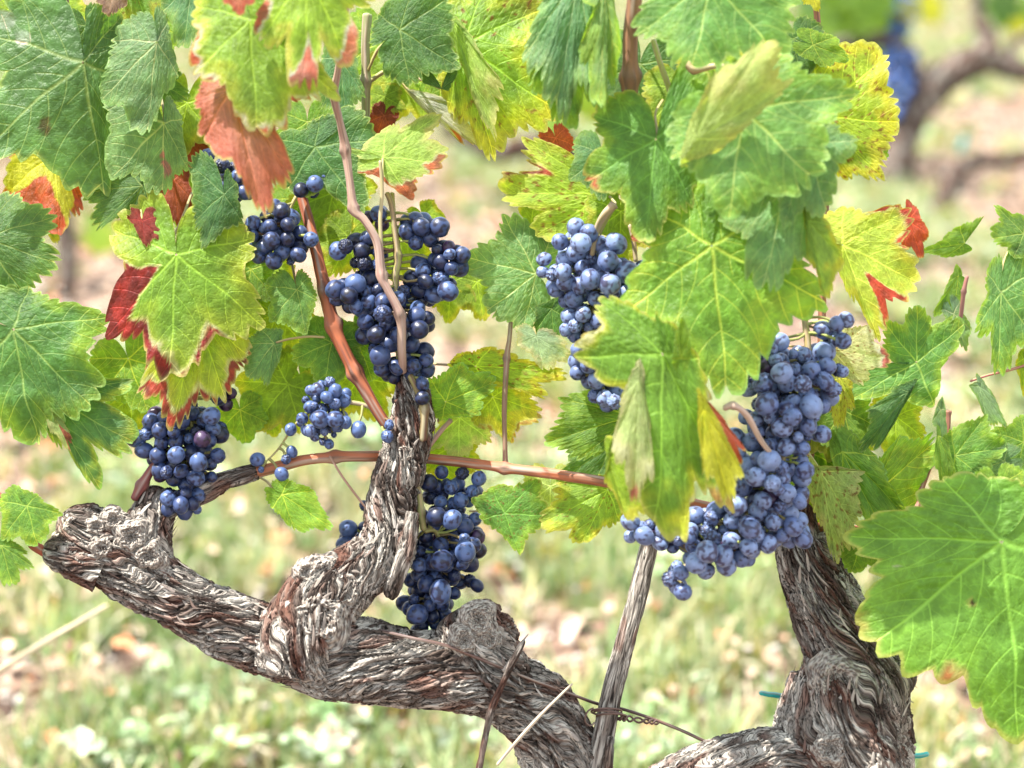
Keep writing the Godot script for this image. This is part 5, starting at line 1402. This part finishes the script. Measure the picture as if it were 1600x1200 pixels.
	leaf(o, [1498, 430, 0.4], [[1502, 420, 0], [1494, 412, 0], [1484, 440, 0.2], [1456, 492, 0.3], [1490, 486, 0]], look("mid", {"lobed": 0.0, "seg": 140}))
	leaf(o, [1600, 365, 1], [[1602, 338, 0], [1556, 320, 0], [1552, 372, 0.2], [1584, 404, 0.2], [1630, 400, 0]], look("mid", {"c1": Color(0.17, 0.33, 0.09)}))
	leaf(o, [1564, 456, 1.2], [[1542, 424, -0.3], [1526, 512, 0], [1560, 588, 0.4], [1625, 540, 0], [1622, 420, -0.3]], look("mid", {"c1": Color(0.15, 0.33, 0.10), "lobed": 0.7}), "veined green leaf at the right edge")
	leaf(o, [1530, 604, 0.8], [[1524, 596, 0], [1514, 602, 0], [1544, 660, 0.2], [1578, 672, 0.3], [1556, 622, 0]], look("blue", {"c1": Color(0.27, 0.42, 0.25), "seg": 140}))
	leaf(o, [1600, 560, 0.6], [[1592, 550, 0], [1586, 570, 0], [1600, 620, 0.2], [1626, 610, 0.2], [1620, 560, 0]], look("lime"))
	leaf(o, [1492, 712, 2], [[1486, 668, 0], [1540, 650, 0], [1574, 698, 0.2], [1540, 748, 0.4], [1490, 750, 0]], look("mid", {"c1": Color(0.17, 0.36, 0.07), "lobed": 0.0}), "small rounded green leaf over the big front leaf at the right")
	leaf(o, [1470, 640, 2.2], [[1464, 632, 0], [1456, 660, 0], [1468, 690, 0.2], [1480, 680, 0.3], [1478, 640, 0]], look("blue", {"seg": 140}))
	leaf(o, [1466, 680, 2.4], [[1462, 690, 0], [1458, 720, 0.2], [1474, 768, 0.4], [1494, 744, 0.3], [1484, 690, 0]], look("fresh", {"seg": 140}))
	leaf(o, [1360, 775, 1.2], [[1372, 806, 0], [1440, 802, 0], [1464, 690, 0.2], [1410, 676, 0.4], [1362, 730, 0]], look("lime", {"c1": Color(0.26, 0.44, 0.06), "lobed": 0.0}), "veined yellow green leaf behind the folded one at the lower right")
	leaf(o, [1316, 706, 2], [[1300, 716, 0], [1318, 790, 0.4], [1388, 846, 0.8], [1414, 800, 0.5], [1370, 712, 0]], look("fresh", {"c1": Color(0.20, 0.40, 0.055), "lobed": 0.0, "quilt": 0.07}), "smooth folded green leaf above the trunk at the right")
	leaf(o, [1345, 850, 1.0], [[1320, 830, 0], [1300, 860, 0.2], [1330, 896, 0.4], [1380, 880, 0.4], [1392, 840, 0]], look("mid"))
	leaf(o, [1282, 736, 2.8], [[1300, 728, 0], [1352, 736, 0.1], [1340, 830, 0.4], [1310, 884, 0.5], [1272, 800, 0]], look("under", {"c1": Color(0.44, 0.58, 0.16), "lobed": 0.0, "spots": 1.0}), "pale spotted leaf hanging beside the top of the right trunk")
	easy(o, 1318, 640, 0.2, 15, 84, 0.8, 0.2, look("fresh"))
	easy(o, 1400, 650, -1, 0, 70, 0.9, 0.2, look("lime"))
	easy(o, 1285, 640, -0.5, 20, 90, 0.9, 0.2, look("lime"))
	easy(o, 1325, 660, -1, 0, 70, 0.9, 0.2, look("lime"))
	easy(o, 1290, 740, -1, 0, 100, 0.9, 0.2, look("lime"))
	easy(o, 1255, 700, -1, 10, 90, 0.9, 0.2, look("fresh"))
	easy(o, 1600, 690, 1, -60, 70, 0.8, 0.2, look("mid"))
	easy(o, 1570, 720, 2, -70, 60, 0.6, 0.2, look("blue"))
	easy(o, 1600, 720, 0, 0, 70, 1.0, 0.2, look("dark"))
	leaf(o, [1565, 846, 7], [[1470, 744, -0.5], [1334, 838, -0.5], [1362, 1010, 0.6], [1598, 1150, 0.8], [1760, 900, -0.5]], look("fresh", {"c1": Color(0.19, 0.41, 0.065), "c2": Color(0.23, 0.46, 0.065), "lobed": 0.12, "wave": 0.03, "patches": [[0.13, 0.36, 0.035, Color(0.35, 0.42, 0.12)], [0.13, 0.36, 0.018, Color(0.06, 0.03, 0.02)], [-0.35, 0.52, 0.018, Color(0.4, 0.5, 0.3)]], "burn": [[-8, 0.02, 6], [26, 0.03, 5]], "dead": Color(0.6, 0.2, 0.08)}), "very large green leaf in front at the lower right", [[1580, 820, 6], [1620, 790, 4]])
	easy(o, 1560, 760, 5.6, 10, 70, 0.9, 0.4, look("fresh"))
